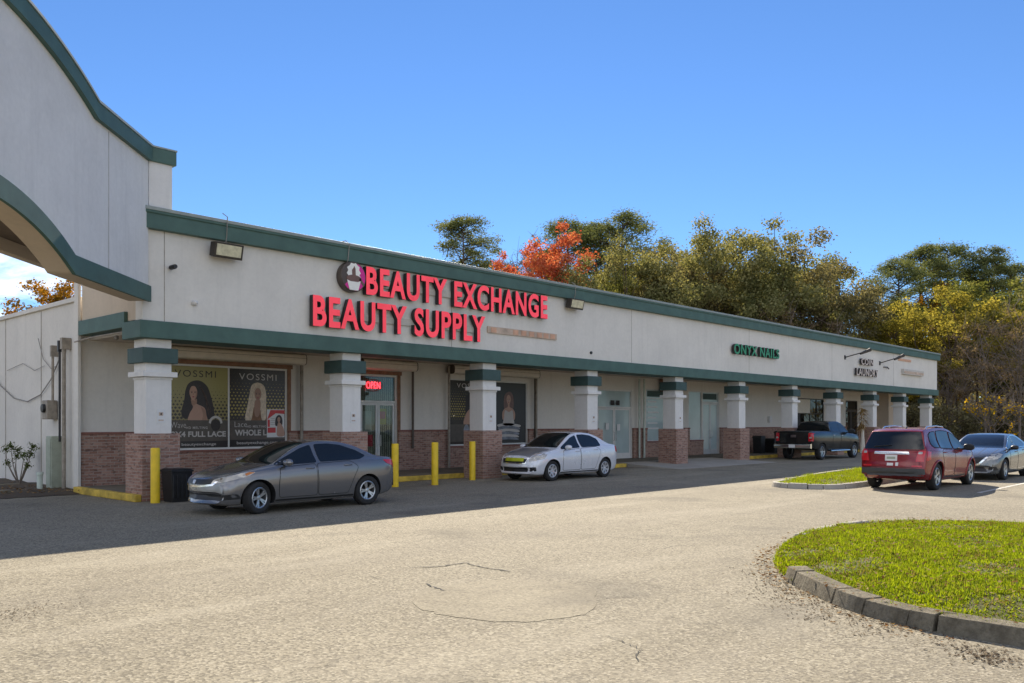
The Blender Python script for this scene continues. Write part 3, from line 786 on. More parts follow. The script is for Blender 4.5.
def smooth_poly(pts, n=5):
    out = []; L = len(pts)
    for i in range(L):
        p0, p1, p2, p3 = (Vector(pts[(i + k) % L]) for k in (-1, 0, 1, 2))
        for j in range(n):
            t = j / n
            out.append(tuple(0.5 * ((2 * p1) + (-p0 + p2) * t + (2 * p0 - 5 * p1 + 4 * p2 - p3) * t * t + (-p0 + 3 * p1 - 3 * p2 + p3) * t ** 3)))
    return out
YP = VF + 0.018
def layer(mb, poly, k, mi): mb.prism(poly, 'y', YP - 0.0012 * k - 0.001, YP - 0.0012 * k, mi)
def face(mb, cx, cz, rx, rz, mi_skin, mi_dark, mi_lip, k):
    layer(mb, smooth_poly([(cx - rx, cz + rz * 0.3), (cx - rx * 0.85, cz - rz * 0.35), (cx - rx * 0.35, cz - rz * 0.92), (cx, cz - rz), (cx + rx * 0.35, cz - rz * 0.92), (cx + rx * 0.85, cz - rz * 0.35), (cx + rx, cz + rz * 0.3), (cx + rx * 0.6, cz + rz * 0.9), (cx, cz + rz * 1.05), (cx - rx * 0.6, cz + rz * 0.9)]), k, mi_skin)
    for sx in (-1, 1):
        layer(mb, ellipse(cx + sx * rx * 0.42, cz + rz * 0.10, rx * 0.20, rz * 0.06, 12), k + 1, mi_dark)
        layer(mb, [(cx + sx * rx * 0.2, cz + rz * 0.27), (cx + sx * rx * 0.68, cz + rz * 0.30), (cx + sx * rx * 0.66, cz + rz * 0.25), (cx + sx * rx * 0.2, cz + rz * 0.22)], k + 1, mi_dark)
    layer(mb, [(cx - rx * 0.06, cz), (cx + rx * 0.06, cz), (cx + rx * 0.14, cz - rz * 0.24), (cx - rx * 0.14, cz - rz * 0.24)], k + 1, mi_lip + 1)
    layer(mb, ellipse(cx, cz - rz * 0.50, rx * 0.30, rz * 0.10, 14), k + 1, mi_lip)

def text_layer(mb, s, x0, x1, z0, z1, k, mi, bold=0.0, spacing=1.0): lettering(mb, s, x0, x1, z0, z1, YP - 0.0012 * k - 0.001, mi, bold, 0.0, None, spacing)

def strands(mb, n, cx, ztop, x0, x1, zbot, k, mi, clear=None):
    for i in range(n):
        xe = rng.uniform(x0, x1); ze = zbot + rng.uniform(0, .18); t0 = (xe - cx)
        xs_ = cx + t0 * .25; zs_ = ztop - rng.uniform(.04, .16) - abs(t0) * .12; pts = []
        for j in range(8):
            t = j / 7; x = lerp_(xs_, xe + t0 * .12 * math.sin(math.pi * t), t ** .7) + .012 * math.sin(t * 16 + i); z = lerp_(zs_, ze, t)
            pts.append((x, z))
        if clear and any(clear(*q) for q in pts): continue
        w = rng.uniform(.004, .010)
        for a, c in zip(pts[:-1], pts[1:]): layer(mb, [(a[0] - w, a[1]), (c[0] - w, c[1]), (c[0] + w, c[1]), (a[0] + w, a[1])], k, mi)
def lerp_(a, c, t): return a + (c - a) * t
PM = [M['poster_gold'], M['hair_brown'], M['skin'], M['print_band'], M['print_black'], M['print_grey'], M['lips'], M['skin_tan'], M['hair_gloss']]
b = MB(); x0, x1 = 2.38, 4.235
b.box(x0, YP, 1.09, x1, YP + 0.006, 3.42, 0)
layer(b, smooth_poly([(3.22, 3.02), (3.02, 2.92), (2.93, 2.70), (2.90, 2.45), (2.84, 2.25), (2.82, 2.02), (2.95, 1.92), (3.25, 1.95), (3.62, 1.90), (3.80, 2.02), (3.78, 2.30), (3.70, 2.60), (3.60, 2.85), (3.42, 3.0)]), 1, 1)
layer(b, smooth_poly([(3.10, 2.45), (3.22, 2.47), (3.26, 2.36), (3.50, 2.24), (3.56, 2.05), (3.56, 1.82), (3.04, 1.82), (3.05, 2.05), (3.16, 2.26)]), 2, 2)
layer(b, smooth_poly([(3.10, 2.50), (3.20, 2.44), (3.26, 2.50), (3.27, 2.38), (3.14, 2.30)]), 2.5, 7)
layer(b, smooth_poly([(3.40, 2.26), (3.54, 2.14), (3.57, 1.84), (3.44, 1.84), (3.46, 2.06)]), 2.5, 7)
face(b, 3.17, 2.65, 0.115, 0.20, 2, 1, 6, 3)
layer(b, smooth_poly([(3.25, 2.72), (3.285, 2.66), (3.26, 2.54), (3.20, 2.46), (3.235, 2.58)]), 4, 7)
strands(b, 60, 3.27, 3.0, 2.86, 3.76, 1.98, 1.6, 8, lambda x, z: 3.03 < x < 3.56 and z < 2.86 and not (x > 3.34 and z > 2.42))
layer(b, [(x0, 1.28), (x1, 1.28), (x1, 1.88), (x0, 1.88)], 5, 3)
layer(b, ellipse(3.85, 1.80, 0.21, 0.21, 24, 0, 180) + ellipse(3.85, 1.78, 0.15, 0.16, 24, 180, 0), 6, 5)
layer(b, ellipse(3.85, 1.74, 0.15, 0.17, 24), 6, 1)
layer(b, [(x0, 1.10), (x1, 1.10), (x1, 1.28), (x0, 1.28)], 5, 4)
text_layer(b, 'VOSSMI', 2.62, 3.86, 3.12, 3.31, 1, 1, 0.0, 1.25)
text_layer(b, '13X4 FULL LACE', 2.44, 4.17, 1.40, 1.56, 7, 5, 0.03)
text_layer(b, 'HD MELTING', 2.95, 3.6, 1.63, 1.70, 7, 5, 0.01, 1.2)
text_layer(b, 'Wave', 2.5, 2.95, 1.66, 1.83, 7, 5, -0.01)
text_layer(b, 'beautyexchange', 2.82, 3.86, 1.13, 1.23, 7, 5, 0.01)
tag(b.build('window_poster', PM, None), 'gold window poster of a woman with long dark curly hair', 'poster')
PM2 = [M['poster_dark'], M['hair_blond'], M['skin_tan'], M['print_band'], M['print_black'], M['print_grey'], M['lips'], M['skin'], M['hair_brown'], M['brownwood'], M['hair_shade']]
b = MB(); x0, x1 = 4.305, 6.16
b.box(x0, YP, 1.09, x1, YP + 0.006, 3.42, 0)
layer(b, smooth_poly([(5.22, 3.03), (5.02, 2.94), (4.95, 2.70), (4.88, 2.35), (4.80, 1.98), (4.85, 1.85), (5.0, 1.9), (5.1, 2.3), (5.28, 2.3), (5.36, 1.9), (5.5, 1.95), (5.50, 2.35), (5.50, 2.70), (5.42, 2.94)]), 1, 1)
layer(b, smooth_poly([(5.10, 2.5), (5.32, 2.5), (5.36, 2.3), (5.60, 2.15), (5.66, 1.82), (4.95, 1.82), (5.05, 2.2)]), 0.5, 9)
layer(b, smooth_poly([(5.13, 2.48), (5.30, 2.48), (5.30, 2.2), (5.24, 2.0), (5.14, 2.0), (5.10, 2.2)]), 2, 2)
face(b, 5.22, 2.66, 0.115, 0.19, 2, 8, 6, 3)
strands(b, 46, 5.22, 3.0, 4.86, 5.52, 1.9, 1.6, 10, lambda x, z: 5.08 < x < 5.36 and z < 2.88)
layer(b, smooth_poly([(5.22, 3.0), (5.06, 2.9), (5.05, 2.72), (5.12, 2.86), (5.24, 2.92), (5.33, 2.84), (5.40, 2.70), (5.38, 2.9)]), 5, 1)
layer(b, [(x0, 1.30), (x1, 1.30), (x1, 1.88), (x0, 1.88)], 5, 3)
layer(b, [(x0, 1.10), (x1, 1.10), (x1, 1.30), (x0, 1.30)], 5, 4)
text_layer(b, 'VOSSMI', 4.60, 5.86, 3.10, 3.29, 1, 5, 0.0, 1.25)
text_layer(b, 'WHOLE LACE', 4.46, 5.95, 1.42, 1.60, 7, 5, 0.03)
text_layer(b, 'HD MELTING', 4.85, 5.5, 1.66, 1.73, 7, 5, 0.01, 1.2)
text_layer(b, 'Lace', 4.45, 4.85, 1.68, 1.84, 7, 5, -0.01)
text_layer(b, 'beautyexchange.com', 4.52, 5.9, 1.14, 1.25, 7, 5, 0.01)
tag(b.build('window_poster', PM2, None), 'black window poster of a woman with long blonde hair', 'poster')
YP = VF - 0.002
b = MB(); x0, x1 = 5.52, 6.13
b.box(x0, YP, 1.36, x1, YP + 0.006, 2.22, 0)
layer(b, [(x0, 1.90), (x0 + 0.12, 2.20), (x1, 2.20), (x1, 2.08), (x0 + 0.3, 2.10)], 1, 1); layer(b, [(x0 + 0.02, 1.5), (x0 + 0.3, 1.5), (x0 + 0.3, 1.66), (x0 + 0.02, 1.66)], 1, 1)
layer(b, [(x0 + 0.02, 1.68), (x0 + 0.1, 1.68), (x0 + 0.1, 1.9), (x0 + 0.02, 1.9)], 1, 1)
layer(b, smooth_poly([(5.92, 2.05), (5.82, 1.95), (5.80, 1.75), (5.86, 1.70), (6.02, 1.70), (6.06, 1.85), (6.02, 2.0)]), 2, 3)
layer(b, smooth_poly([(5.90, 1.80), (5.98, 1.80), (6.10, 1.62), (6.11, 1.40), (5.88, 1.40), (5.86, 1.6)]), 3, 2); face(b, 5.93, 1.90, 0.05, 0.08, 2, 3, 1, 4)
for k in range(4): layer(b, [(x0 + 0.12, 1.74 + 0.06 * k), (x0 + 0.27, 1.74 + 0.06 * k), (x0 + 0.27, 1.77 + 0.06 * k), (x0 + 0.12, 1.77 + 0.06 * k)], 2, 4)
tag(b.build('taped_poster', [M['paper'], M['print_red'], M['skin'], M['hair_brown'], M['print_grey']], None), 'small red and white poster taped over the black window poster', 'poster')
YP = VF + 0.018
b = MB(); b.box(13.12, YP, 1.02, 15.2, YP + 0.006, 3.40, 0)
layer(b, smooth_poly([(14.3, 3.0), (14.0, 2.8), (13.95, 2.4), (14.0, 2.1), (14.6, 2.1), (14.75, 2.5), (14.6, 2.85)]), 1, 1); face(b, 14.32, 2.6, 0.14, 0.22, 2, 1, 6, 2)
layer(b, smooth_poly([(14.2, 2.35), (14.45, 2.35), (14.75, 2.1), (14.8, 1.7), (13.9, 1.7), (13.95, 2.1)]), 1.5, 2)
layer(b, [(13.12, 1.1), (15.2, 1.1), (15.2, 1.75), (13.12, 1.75)], 4, 3); text_layer(b, 'VOSSMI', 13.5, 14.8, 3.12, 3.3, 1, 5, 0, 1.25)
layer(b, ellipse(14.0, 1.45, 0.16, 0.3, 20), 5, 7)
tag(b.build('window_poster', [M['poster_dark'], M['hair_brown'], M['skin'], M['print_band'], M['print_black'], M['print_grey'], M['lips'], M['bluegrey']], None), 'dark window poster of a woman left of the third column', 'poster')
b = MB(); b.box(15.3, YP, 1.02, 17.34, YP + 0.006, 3.40, 0)
layer(b, smooth_poly([(16.35, 3.05), (16.1, 2.9), (16.05, 2.5), (16.15, 2.3), (16.55, 2.3), (16.62, 2.6), (16.55, 2.95)]), 1, 1); face(b, 16.33, 2.72, 0.12, 0.19, 2, 1, 4, 2)
layer(b, smooth_poly([(16.28, 2.58), (16.38, 2.58), (16.39, 2.44), (16.58, 2.36), (16.70, 2.2), (16.68, 1.95), (16.58, 1.9), (16.60, 1.75), (16.05, 1.75), (16.10, 1.9), (15.98, 1.95), (15.96, 2.2), (16.08, 2.36), (16.27, 2.44)]), 3, 2)
layer(b, smooth_poly([(16.12, 2.30), (16.33, 2.24), (16.55, 2.30), (16.60, 2.0), (16.62, 1.72), (16.02, 1.72), (16.06, 2.0)]), 4, 3)
for k in range(6):
    layer(b, smooth_poly([(15.7 + 0.04 * k, 1.74 - 0.1 * k), (16.3, 1.80 - 0.11 * k), (17.0 - 0.05 * k, 1.72 - 0.1 * k), (16.9, 1.63 - 0.1 * k), (16.3, 1.70 - 0.11 * k), (15.8, 1.64 - 0.1 * k)]), 4 + (k % 2), 5 if k % 2 else 3)
tag(b.build('window_poster', [M['print_black'], M['brownface'], M['skin'], M['print_grey'], M['lips'], M['bluegrey']], None), 'dark window poster of a woman in a pale dress right of the third column', 'poster')
b = MB(); b.box(23.15, VF + 0.015, 2.62, 23.42, VF + 0.0185, 2.84); b.box(23.55, VF + 0.015, 2.62, 23.82, VF + 0.0185, 2.84)
tag(b.build('door_decal', M['ink'], None), 'pair of small dark square decals in the transom of the pale double door', 'decal')
b = MB(); b.box(23.62, VF + 0.015, 1.45, 23.86, VF + 0.0185, 1.75); b.box(22.75, VF + 0.015, 1.5, 23.0, VF + 0.0185, 1.8)
tag(b.build('door_notice', M['paper'], None), 'white paper notices on the pale double door behind the silver sedan', 'notice')
# white lettering strips on the salon glass
b = MB()
for k in range(6): b.box(26.15, VF + 0.045, 1.5 + 0.26 * k, 27.1 - 0.1 * (k % 3), VF + 0.048, 1.58 + 0.26 * k)
for k in range(5): b.box(27.75, VF + 0.045, 1.7 + 0.28 * k, 28.5 - 0.1 * (k % 2), VF + 0.048, 1.77 + 0.28 * k)
tag(b.build('window_decal', M['paper'], None), 'rows of white list decals on the salon window glass', 'decal')
b = MB()
b.box(26.1, VF + 0.044, 3.08, 27.5, VF + 0.047, 3.36); b.box(27.75, VF + 0.044, 3.08, 29.2, VF + 0.047, 3.36); 
tag(b.build('window_banner', M['green2'], None), 'dark green banner strip along the top of salon window', 'banner')
b = MB(); b.box(31.3, VF + 0.044, 3.05, 32.7, VF + 0.047, 3.36)
tag(b.build('window_banner', M['green2'], None), 'dark green banner strip above the salon door', 'banner')
# ------------------------------------------------------------------ cars
def pchip(pts):
    pts = sorted(pts); xs = np.array([p[0] for p in pts], float); ys = np.array([p[1] for p in pts], float)
    h = np.diff(xs); d = np.diff(ys) / h; m = np.zeros(len(xs))
    m[0], m[-1] = d[0], d[-1]
    for i in range(1, len(xs) - 1):
        if d[i - 1] * d[i] > 0:
            w1, w2 = 2 * h[i] + h[i - 1], h[i] + 2 * h[i - 1]
            m[i] = (w1 + w2) / (w1 / d[i - 1] + w2 / d[i])
    def f(x):
        x = min(max(x, xs[0]), xs[-1]); i = min(max(int(np.searchsorted(xs, x) - 1), 0), len(h) - 1)
        t = (x - xs[i]) / h[i]
        return float((2 * t ** 3 - 3 * t * t + 1) * ys[i] + (t ** 3 - 2 * t * t + t) * h[i] * m[i] + (-2 * t ** 3 + 3 * t * t) * ys[i + 1] + (t ** 3 - t * t) * h[i] * m[i + 1])
    return f
lerp = lambda a, c, t: a + (c - a) * t
sstep = lambda a, c, x: (lambda t: t * t * (3 - 2 * t))(min(1, max(0, (x - a) / (c - a))))

class Car:
    def __init__(s, sp, root, paint):
        s.sp = sp; s.root = root; s.paint = paint
        top, bot, belt, wid, bow = (pchip(sp[k]) for k in ('top', 'bot', 'belt', 'wid', 'bow'))
        x0, x1 = sp['top'][-1][0], sp['top'][0][0]
        if x0 > x1: x0, x1 = x1, x0
        zr = max(p[1] for p in sp['top']); yr = sp['roofw']; edge = sp.get('edge', 0.05)
        xs = sorted(set([x0 + (x1 - x0) * i / 70 for i in range(71)] + [p[0] for p in sp['top']] + [x0 + 0.012, x0 + 0.03, x1 - 0.012, x1 - 0.03]))
        rings = []
        for x in xs:
            w = wid(x); zb = bot(x); zt = top(x); bl = belt(x)
            zs = min(bl, zt - sp.get('crown', 0.05)); c = max(0.0, min(1.0, (zt - bl) / (zr - bl)))
            H = zs - zb
            yb = w * 0.93; ze = lerp(zs, zt, 0.7) if c <= 0 else zt - edge * min(1, c * 2.5)
            t = max(0.0, min(1.0, (ze - bl) / (zr - bl))); k = sstep(0, 0.16, c)
            y8 = lerp(w * 0.84, lerp(yb, yr, t), k)
            p = [(0, zb), (w * .78, zb), (w * .92, zb + .05), (w * .975, zb + .34 * H), (w, zb + .62 * H), (w * .992, zb + .84 * H), (w * .955, zs),
                 (lerp(w * .91, lerp(yb, y8, .5), k), lerp(zs, ze, .45)), (y8, max(ze, zs + .002)), (y8 * .88, lerp(ze, zt, .55)), (y8 * .5, lerp(ze, zt, .93)), (0, zt)]
            # rounded in between
            q = []
            for i in range(len(p) - 1):
                a, b_, c_, d_ = p[max(i - 1, 0)], p[i], p[i + 1], p[min(i + 2, len(p) - 1)]
                n = 1 if i == 0 else 3
                for j in range(n):
                    u = j / n
                    q.append(tuple(0.5 * (2 * b_[m] + (c_[m] - a[m]) * u * 0.9 + ((2 * a[m] - 5 * b_[m] + 4 * c_[m] - d_[m]) * u * u) * 0.9 + ((-a[m] + 3 * b_[m] - 3 * c_[m] + d_[m]) * u ** 3) * 0.9
                              + 0.1 * 2 * (c_[m] - b_[m]) * (u if True else 0)) for m in (0, 1)))
            q.append(p[-1])
            W = sp['W'] / 2
            rings.append([(x - bow(x) * (abs(y) / W) ** 2.2, y, z) for y, z in q])
        n = len(rings[0]); mb = MB(); full = []
        for rg in rings:
            ring = rg + [(a, -b_, c) for a, b_, c in reversed(rg[1:-1])]
            full.append(ring)
        m = len(full[0])
        for rg in full: mb.v += rg
        for i in range(len(full) - 1):
            for j in range(m):
                mb.f.append((i * m + j, i * m + (j + 1) % m, (i + 1) * m + (j + 1) % m, (i + 1) * m + j)); mb.m.append(0)
        for base, i in ((0, 0), (1, len(full) - 1)):
            cx = sum(v[0] for v in full[i]) / m; cz = sum(v[2] for v in full[i]) / m
            o = len(mb.v); mb.v.append((full[i][n // 2][0] * .3 + full[i][0][0] * .7, 0, cz))
            for j in range(m): mb.f.append((i * m + j, i * m + (j + 1) % m, o)); mb.m.append(0)
        o = mb.build('body', [paint, M['underbody']], root)
        bm = bmesh.new(); bm.from_mesh(o.data); bmesh.ops.remove_doubles(bm, verts=bm.verts, dist=1e-4); bmesh.ops.triangulate(bm, faces=[f for f in bm.faces if len(f.verts) > 4]); bmesh.ops.recalc_face_normals(bm, faces=bm.faces); bm.to_mesh(o.data); bm.free()
        s.bvh = BVHTree.FromPolygons([v.co.copy() for v in o.data.vertices], [tuple(p.vertices) for p in o.data.polygons])
        # wheel housings cut out of the body
        ct = MB(); R0 = sp['wr'] * sp.get('arch', 1.17)
        for ax in sp['axles']:
            for sg in (-1, 1):
                n2 = 36; prof = [(ax + R0 * math.cos(2 * math.pi * k / n2), sp['wr'] + R0 * math.sin(2 * math.pi * k / n2)) for k in range(n2)]
                a, c = sg * (sp['W'] / 2 - 0.34), sg * (sp['W'] / 2 + 0.3)
                ct.prism(prof, 'y', min(a, c), max(a, c), 1)
        cut = ct.build('cutter', [paint, M['underbody']], root)
        bo = o.modifiers.new('b', 'BOOLEAN'); bo.object = cut; bo.operation = 'DIFFERENCE'; bo.solver = 'EXACT'
        dg = bpy.context.evaluated_depsgraph_get(); dg.update()
        me = bpy.data.meshes.new_from_object(o.evaluated_get(dg))
        o.modifiers.clear(); o.data = me; bpy.data.objects.remove(cut)
        me.polygons.foreach_set('use_smooth', [True] * len(me.polygons)); me.set_sharp_from_angle(angle=R(38))
        s.body = o
    def cast(s, ax, a, b_):
        if ax == 'L': org, d = Vector((a, 3, b_)), Vector((0, -1, 0))
        elif ax == 'R': org, d = Vector((a, -3, b_)), Vector((0, 1, 0))
        elif ax == 'F': org, d = Vector((5, a, b_)), Vector((-1, 0, 0))
        elif ax == 'B': org, d = Vector((-5, a, b_)), Vector((1, 0, 0))
        else: org, d = Vector((a, b_, 4)), Vector((0, 0, -1))
        h = s.bvh.ray_cast(org, d)
        if h[0] is None:
            tgt = org + d * (2.2 if ax in 'LR' else 2.9)
            h = s.bvh.find_nearest(tgt)
        nn = h[1] if h[1].dot(d) < 0 else -h[1]
        return h[0], nn, d
    def patch(s, name, polys, ax, mat, off=0.004, parent=None, step=0.05, depth=0.012):
        """panel of real thickness laid on the body; outlines are given square to the side, front, rear or top"""
        bm = bmesh.new()
        if not isinstance(polys[0][0], (list, tuple)): polys = [polys]
        for poly in polys:
            vs = [bm.verts.new((p[0], p[1], 0)) for p in poly]
            bm.faces.new(vs)
        for axis in (0, 1):
            lo = min(v.co[axis] for v in bm.verts); hi = max(v.co[axis] for v in bm.verts)
            k = math.floor(lo / step) + 1
            while k * step < hi - 1e-4:
                co = Vector((0, 0, 0)); co[axis] = k * step; no = Vector((0, 0, 0)); no[axis] = 1
                bmesh.ops.bisect_plane(bm, geom=list(bm.verts) + list(bm.edges) + list(bm.faces), plane_co=co, plane_no=no, dist=1e-5); k += 1
        base = []
        for v in bm.verts:
            p, nn, d = s.cast(ax, v.co.x, v.co.y)
            base.append((p, nn)); 
        for v, (p, nn) in zip(bm.verts, base): v.co = p + nn * off
        bm.normal_update()
        want = {'L': (0, 1, 0), 'R': (0, -1, 0), 'F': (1, 0, 0), 'B': (-1, 0, 0), 'T': (0, 0, 1)}[ax]
        tot = sum((f.normal.dot(Vector(want)) for f in bm.faces), 0)
        if tot < 0: bmesh.ops.reverse_faces(bm, faces=bm.faces)
        # rim that closes the panel down to the body
        edges = [e for e in bm.edges if e.is_boundary]
        r = bmesh.ops.extrude_edge_only(bm, edges=edges)
        for v in [g for g in r['geom'] if isinstance(g, bmesh.types.BMVert)]:
            h = s.bvh.find_nearest(v.co); v.co = v.co - (v.co - h[0]).normalized() * (depth if (v.co - h[0]).length > 1e-6 else 0)
        me = bpy.data.meshes.new(name); bm.to_mesh(me); bm.free(); me.materials.append(mat)
        me.polygons.foreach_set('use_smooth', [True] * len(me.polygons)); me.set_sharp_from_angle(angle=R(40))
        return link(name, me, parent or s.root)
    def sides(s): return ('L', 'R')
    def line(s, name, pts, ax, wd, mat, off=0.0025, parent=None, closed=False):
        polys = []
        pp = pts + [pts[0]] if closed else pts
        for (a, c) in zip(pp[:-1], pp[1:]):
            d = Vector((c[0] - a[0], c[1] - a[1])); 
            if d.length < 1e-6: continue
            e = d.normalized() * wd * 0.3; nrm = Vector((-d.y, d.x)).normalized() * wd / 2
            A = Vector(a) - e; C = Vector(c) + e
            polys.append([tuple(A - nrm), tuple(C - nrm), tuple(C + nrm), tuple(A + nrm)])
        return s.patch(name, polys, ax, mat, off, parent, 0.08, 0.006)

WHEELS = {}
def wheel_meshes(key, r, width, spokes, rim_mat, dark, double=False):
    if key in WHEELS: return WHEELS[key]
    hub = MB().lathe([(0.0, -0.02), (r * 0.50, -0.02), (r * 0.52, -0.05), (0, -0.06)], (0, 0, 0), 'y', 24)
    ty = MB(); hw = width / 2; ri = r * 0.655
    ty.lathe([(ri, -hw * 0.8), (ri + 0.02, -hw * 0.96), (r - 0.035, -hw), (r - 0.01, -hw * .86), (r, -hw * .6), (r, hw * .6), (r - 0.01, hw * .86), (r - 0.035, hw), (ri + 0.02, hw * 0.96), (ri, hw * 0.8), (ri, -hw * 0.8)], (0, 0, 0), 'y', 40)
    for k in range(4):
        y = -hw * 0.5 + hw * k / 3.0
        ty.lathe([(r + 0.001, y - 0.012), (r + 0.005, y - 0.010), (r + 0.005, y + 0.010), (r + 0.001, y + 0.012)], (0, 0, 0), 'y', 40)
    rm = MB()
    rm.lathe([(ri + 0.002, -hw * .7), (ri - 0.012, -hw * .6), (ri - 0.02, 0), (ri - 0.012, hw * .6), (ri + 0.004, hw * .82), (ri - 0.012, hw * .88), (ri - 0.028, hw * .80), (ri - 0.04, 0), (ri - 0.03, -hw * .7)], (0, 0, 0), 'y', 40)
    rm.lathe([(0, hw * .66), (0.03, hw * .66), (0.052, hw * .60), (0.06, hw * .35), (0.0, hw * .3)], (0, 0, 0), 'y', 20)
    for k in range(spokes):
        a0 = 2 * math.pi * k / spokes
        for da in ((-0.16, 0.16) if double else (0,)):
            a = a0 + da; w0 = 0.018 if double else 0.032; w1 = 0.017 if double else 0.026
            ca, sa = math.cos(a), math.sin(a); cb, sb = math.cos(a0 + da * 0.35), math.sin(a0 + da * 0.35)
            def P(rr, off, y, c, q): return (rr * c - off * q, y, rr * q + off * c)
            i0, i1 = 0.035, ri - 0.02
            v = [P(i0, -w0, hw * .62, cb, sb), P(i0, w0, hw * .62, cb, sb), P(i1, w1, hw * .80, ca, sa), P(i1, -w1, hw * .80, ca, sa),
                 P(i0, -w0, hw * .40, cb, sb), P(i0, w0, hw * .40, cb, sb), P(i1, w1, hw * .50, ca, sa), P(i1, -w1, hw * .50, ca, sa)]
            rm.add(v, [(0, 1, 2, 3), (4, 7, 6, 5), (0, 4, 5, 1), (1, 5, 6, 2), (2, 6, 7, 3), (3, 7, 4, 0)])
    objs = [hub.build('wheel', M['underbody'], None, smooth=50), ty.build('tyre', M['rubber'], None, smooth=45), rm.build('rim', rim_mat, None, smooth=35)]
    WHEELS[key] = [o.data for o in objs]
    for o in objs: bpy.data.objects.remove(o)
    return WHEELS[key]

def put_wheels(car, key, r, width, spokes, rim_mat, double=False, steer=0.0):
    hub, ty, rm = wheel_meshes(key, r, width, spokes, rim_mat, None, double)
    sp = car.sp
    for ax in sp['axles']:
        for sg in (1, -1):
            w = link('wheel', hub, car.root); w.location = (ax, sg * (sp['W'] / 2 - width / 2 - sp.get('inset', 0.035)), r)
            st = steer if ax > 0 else 0
            w.rotation_euler = (0, rng.uniform(0, 6.28) * 0, st + (0 if sg > 0 else math.pi))
            link('tyre', ty, w); link('rim', rm, w)

def mirror_part(car, x, z, sg, mat, reach=0.16, big=1.0):
    p, nn, d = car.cast('L' if sg > 0 else 'R', x, z)
    mb = MB(); y0 = p.y
    yc = y0 + sg * reach
    prof = [(0.0, -0.09), (0.5, -0.085), (0.85, -0.06), (1.0, 0.0), (0.9, 0.035), (0.0, 0.05)]
    o = MB(); rings = 12
    # shell: ellipsoid squashed, flat at the back
    vs = []; fs = []; nu, nv = 14, 8
    for i in range(nv + 1):
        t = i / nv; ang = math.pi * (t - 0.5)
        for j in range(nu):
            a = 2 * math.pi * j / nu
            yy = math.sin(ang) * 0.115 * big; rr = math.cos(ang) ** 0.6 if math.cos(ang) > 0 else 0
            xx = max(-0.035, math.cos(a) * 0.10 * rr) ; zz = math.sin(a) * 0.075 * big * rr
            vs.append((x + xx, yc + yy, z + 0.05 + zz))
    for i in range(nv):
        for j in range(nu): fs.append((i * nu + j, i * nu + (j + 1) % nu, (i + 1) * nu + (j + 1) % nu, (i + 1) * nu + j))
    o.add(vs, fs); m = o.build('side_mirror', mat, car.root, smooth=50)
    st = MB(); st.tube([(x, y0 - sg * 0.02, z - 0.01), (x, yc - sg * 0.04, z + 0.02)], [0.03, 0.024], 8); st.build('mirror_arm', M['black'], m, smooth=50)

def plate(car, end, z, label_mat, w=0.30, h=0.15, text=None):
    x = -1 if end == 'B' else 1
    return car.patch('license_plate', [(-w / 2, z - h / 2), (w / 2, z - h / 2), (w / 2, z + h / 2), (-w / 2, z + h / 2)], end, label_mat, 0.014)

def side_detail(car, doors, windows, handles, glass, handle_mat=None, seam=0.011, trim=None):
    for ax in car.sides():
        ds = []
        for d in doors:
            dd = rounded(d, 0.06, 3)
            car.line('door_gap', dd, ax, seam, M['seam'], 0.002, car.root, True) if False else None
            o = car.patch('door', dd, ax, car.paint, 0.0035)
            car.line('door_gap', dd, ax, seam, M['seam'], 0.0042, o, True)
            ds.append(o)
        for w in windows:
            o = car.patch('side_window', rounded(w, 0.05, 3), ax, glass, 0.007)
            if trim: car.line('window_trim', rounded(w, 0.05, 3), ax, 0.018, trim, 0.009, o, True)
        for k, (hx, hz) in enumerate(handles):
            p, nn, d = car.cast(ax, hx, hz); sg = 1 if ax == 'L' else -1
            mb = MB(); y = p.y + sg * 0.028
            mb.tube([(hx - 0.10, p.y, hz), (hx - 0.085, y, hz + 0.004), (hx, y + sg * 0.006, hz + 0.006), (hx + 0.085, y, hz + 0.004), (hx + 0.10, p.y, hz)], 0.0135, 8)
            mb.build('handle', handle_mat or car.paint, ds[min(k, len(ds) - 1)] if ds else car.root, smooth=60)

# windscreen that follows the roof line between two stations, seen from above
def screen(car, name, xa, xb, ya, yb, glass, ax='T', rows=1):
    poly = [(xa, -ya), (xb, -yb), (xb, yb), (xa, ya)]
    n = 8
    e = lambda x, y: (x - car.bowf(x) * (abs(y) / (car.sp['W'] / 2)) ** 2.2, y)
    edge1 = [e(xa, -ya + 2 * ya * i / n) for i in range(n + 1)]; edge2 = [e(xb, yb - 2 * yb * i / n) for i in range(n + 1)]
    return car.patch(name, rounded(edge1 + edge2, 0.03, 2), ax, glass, 0.006)

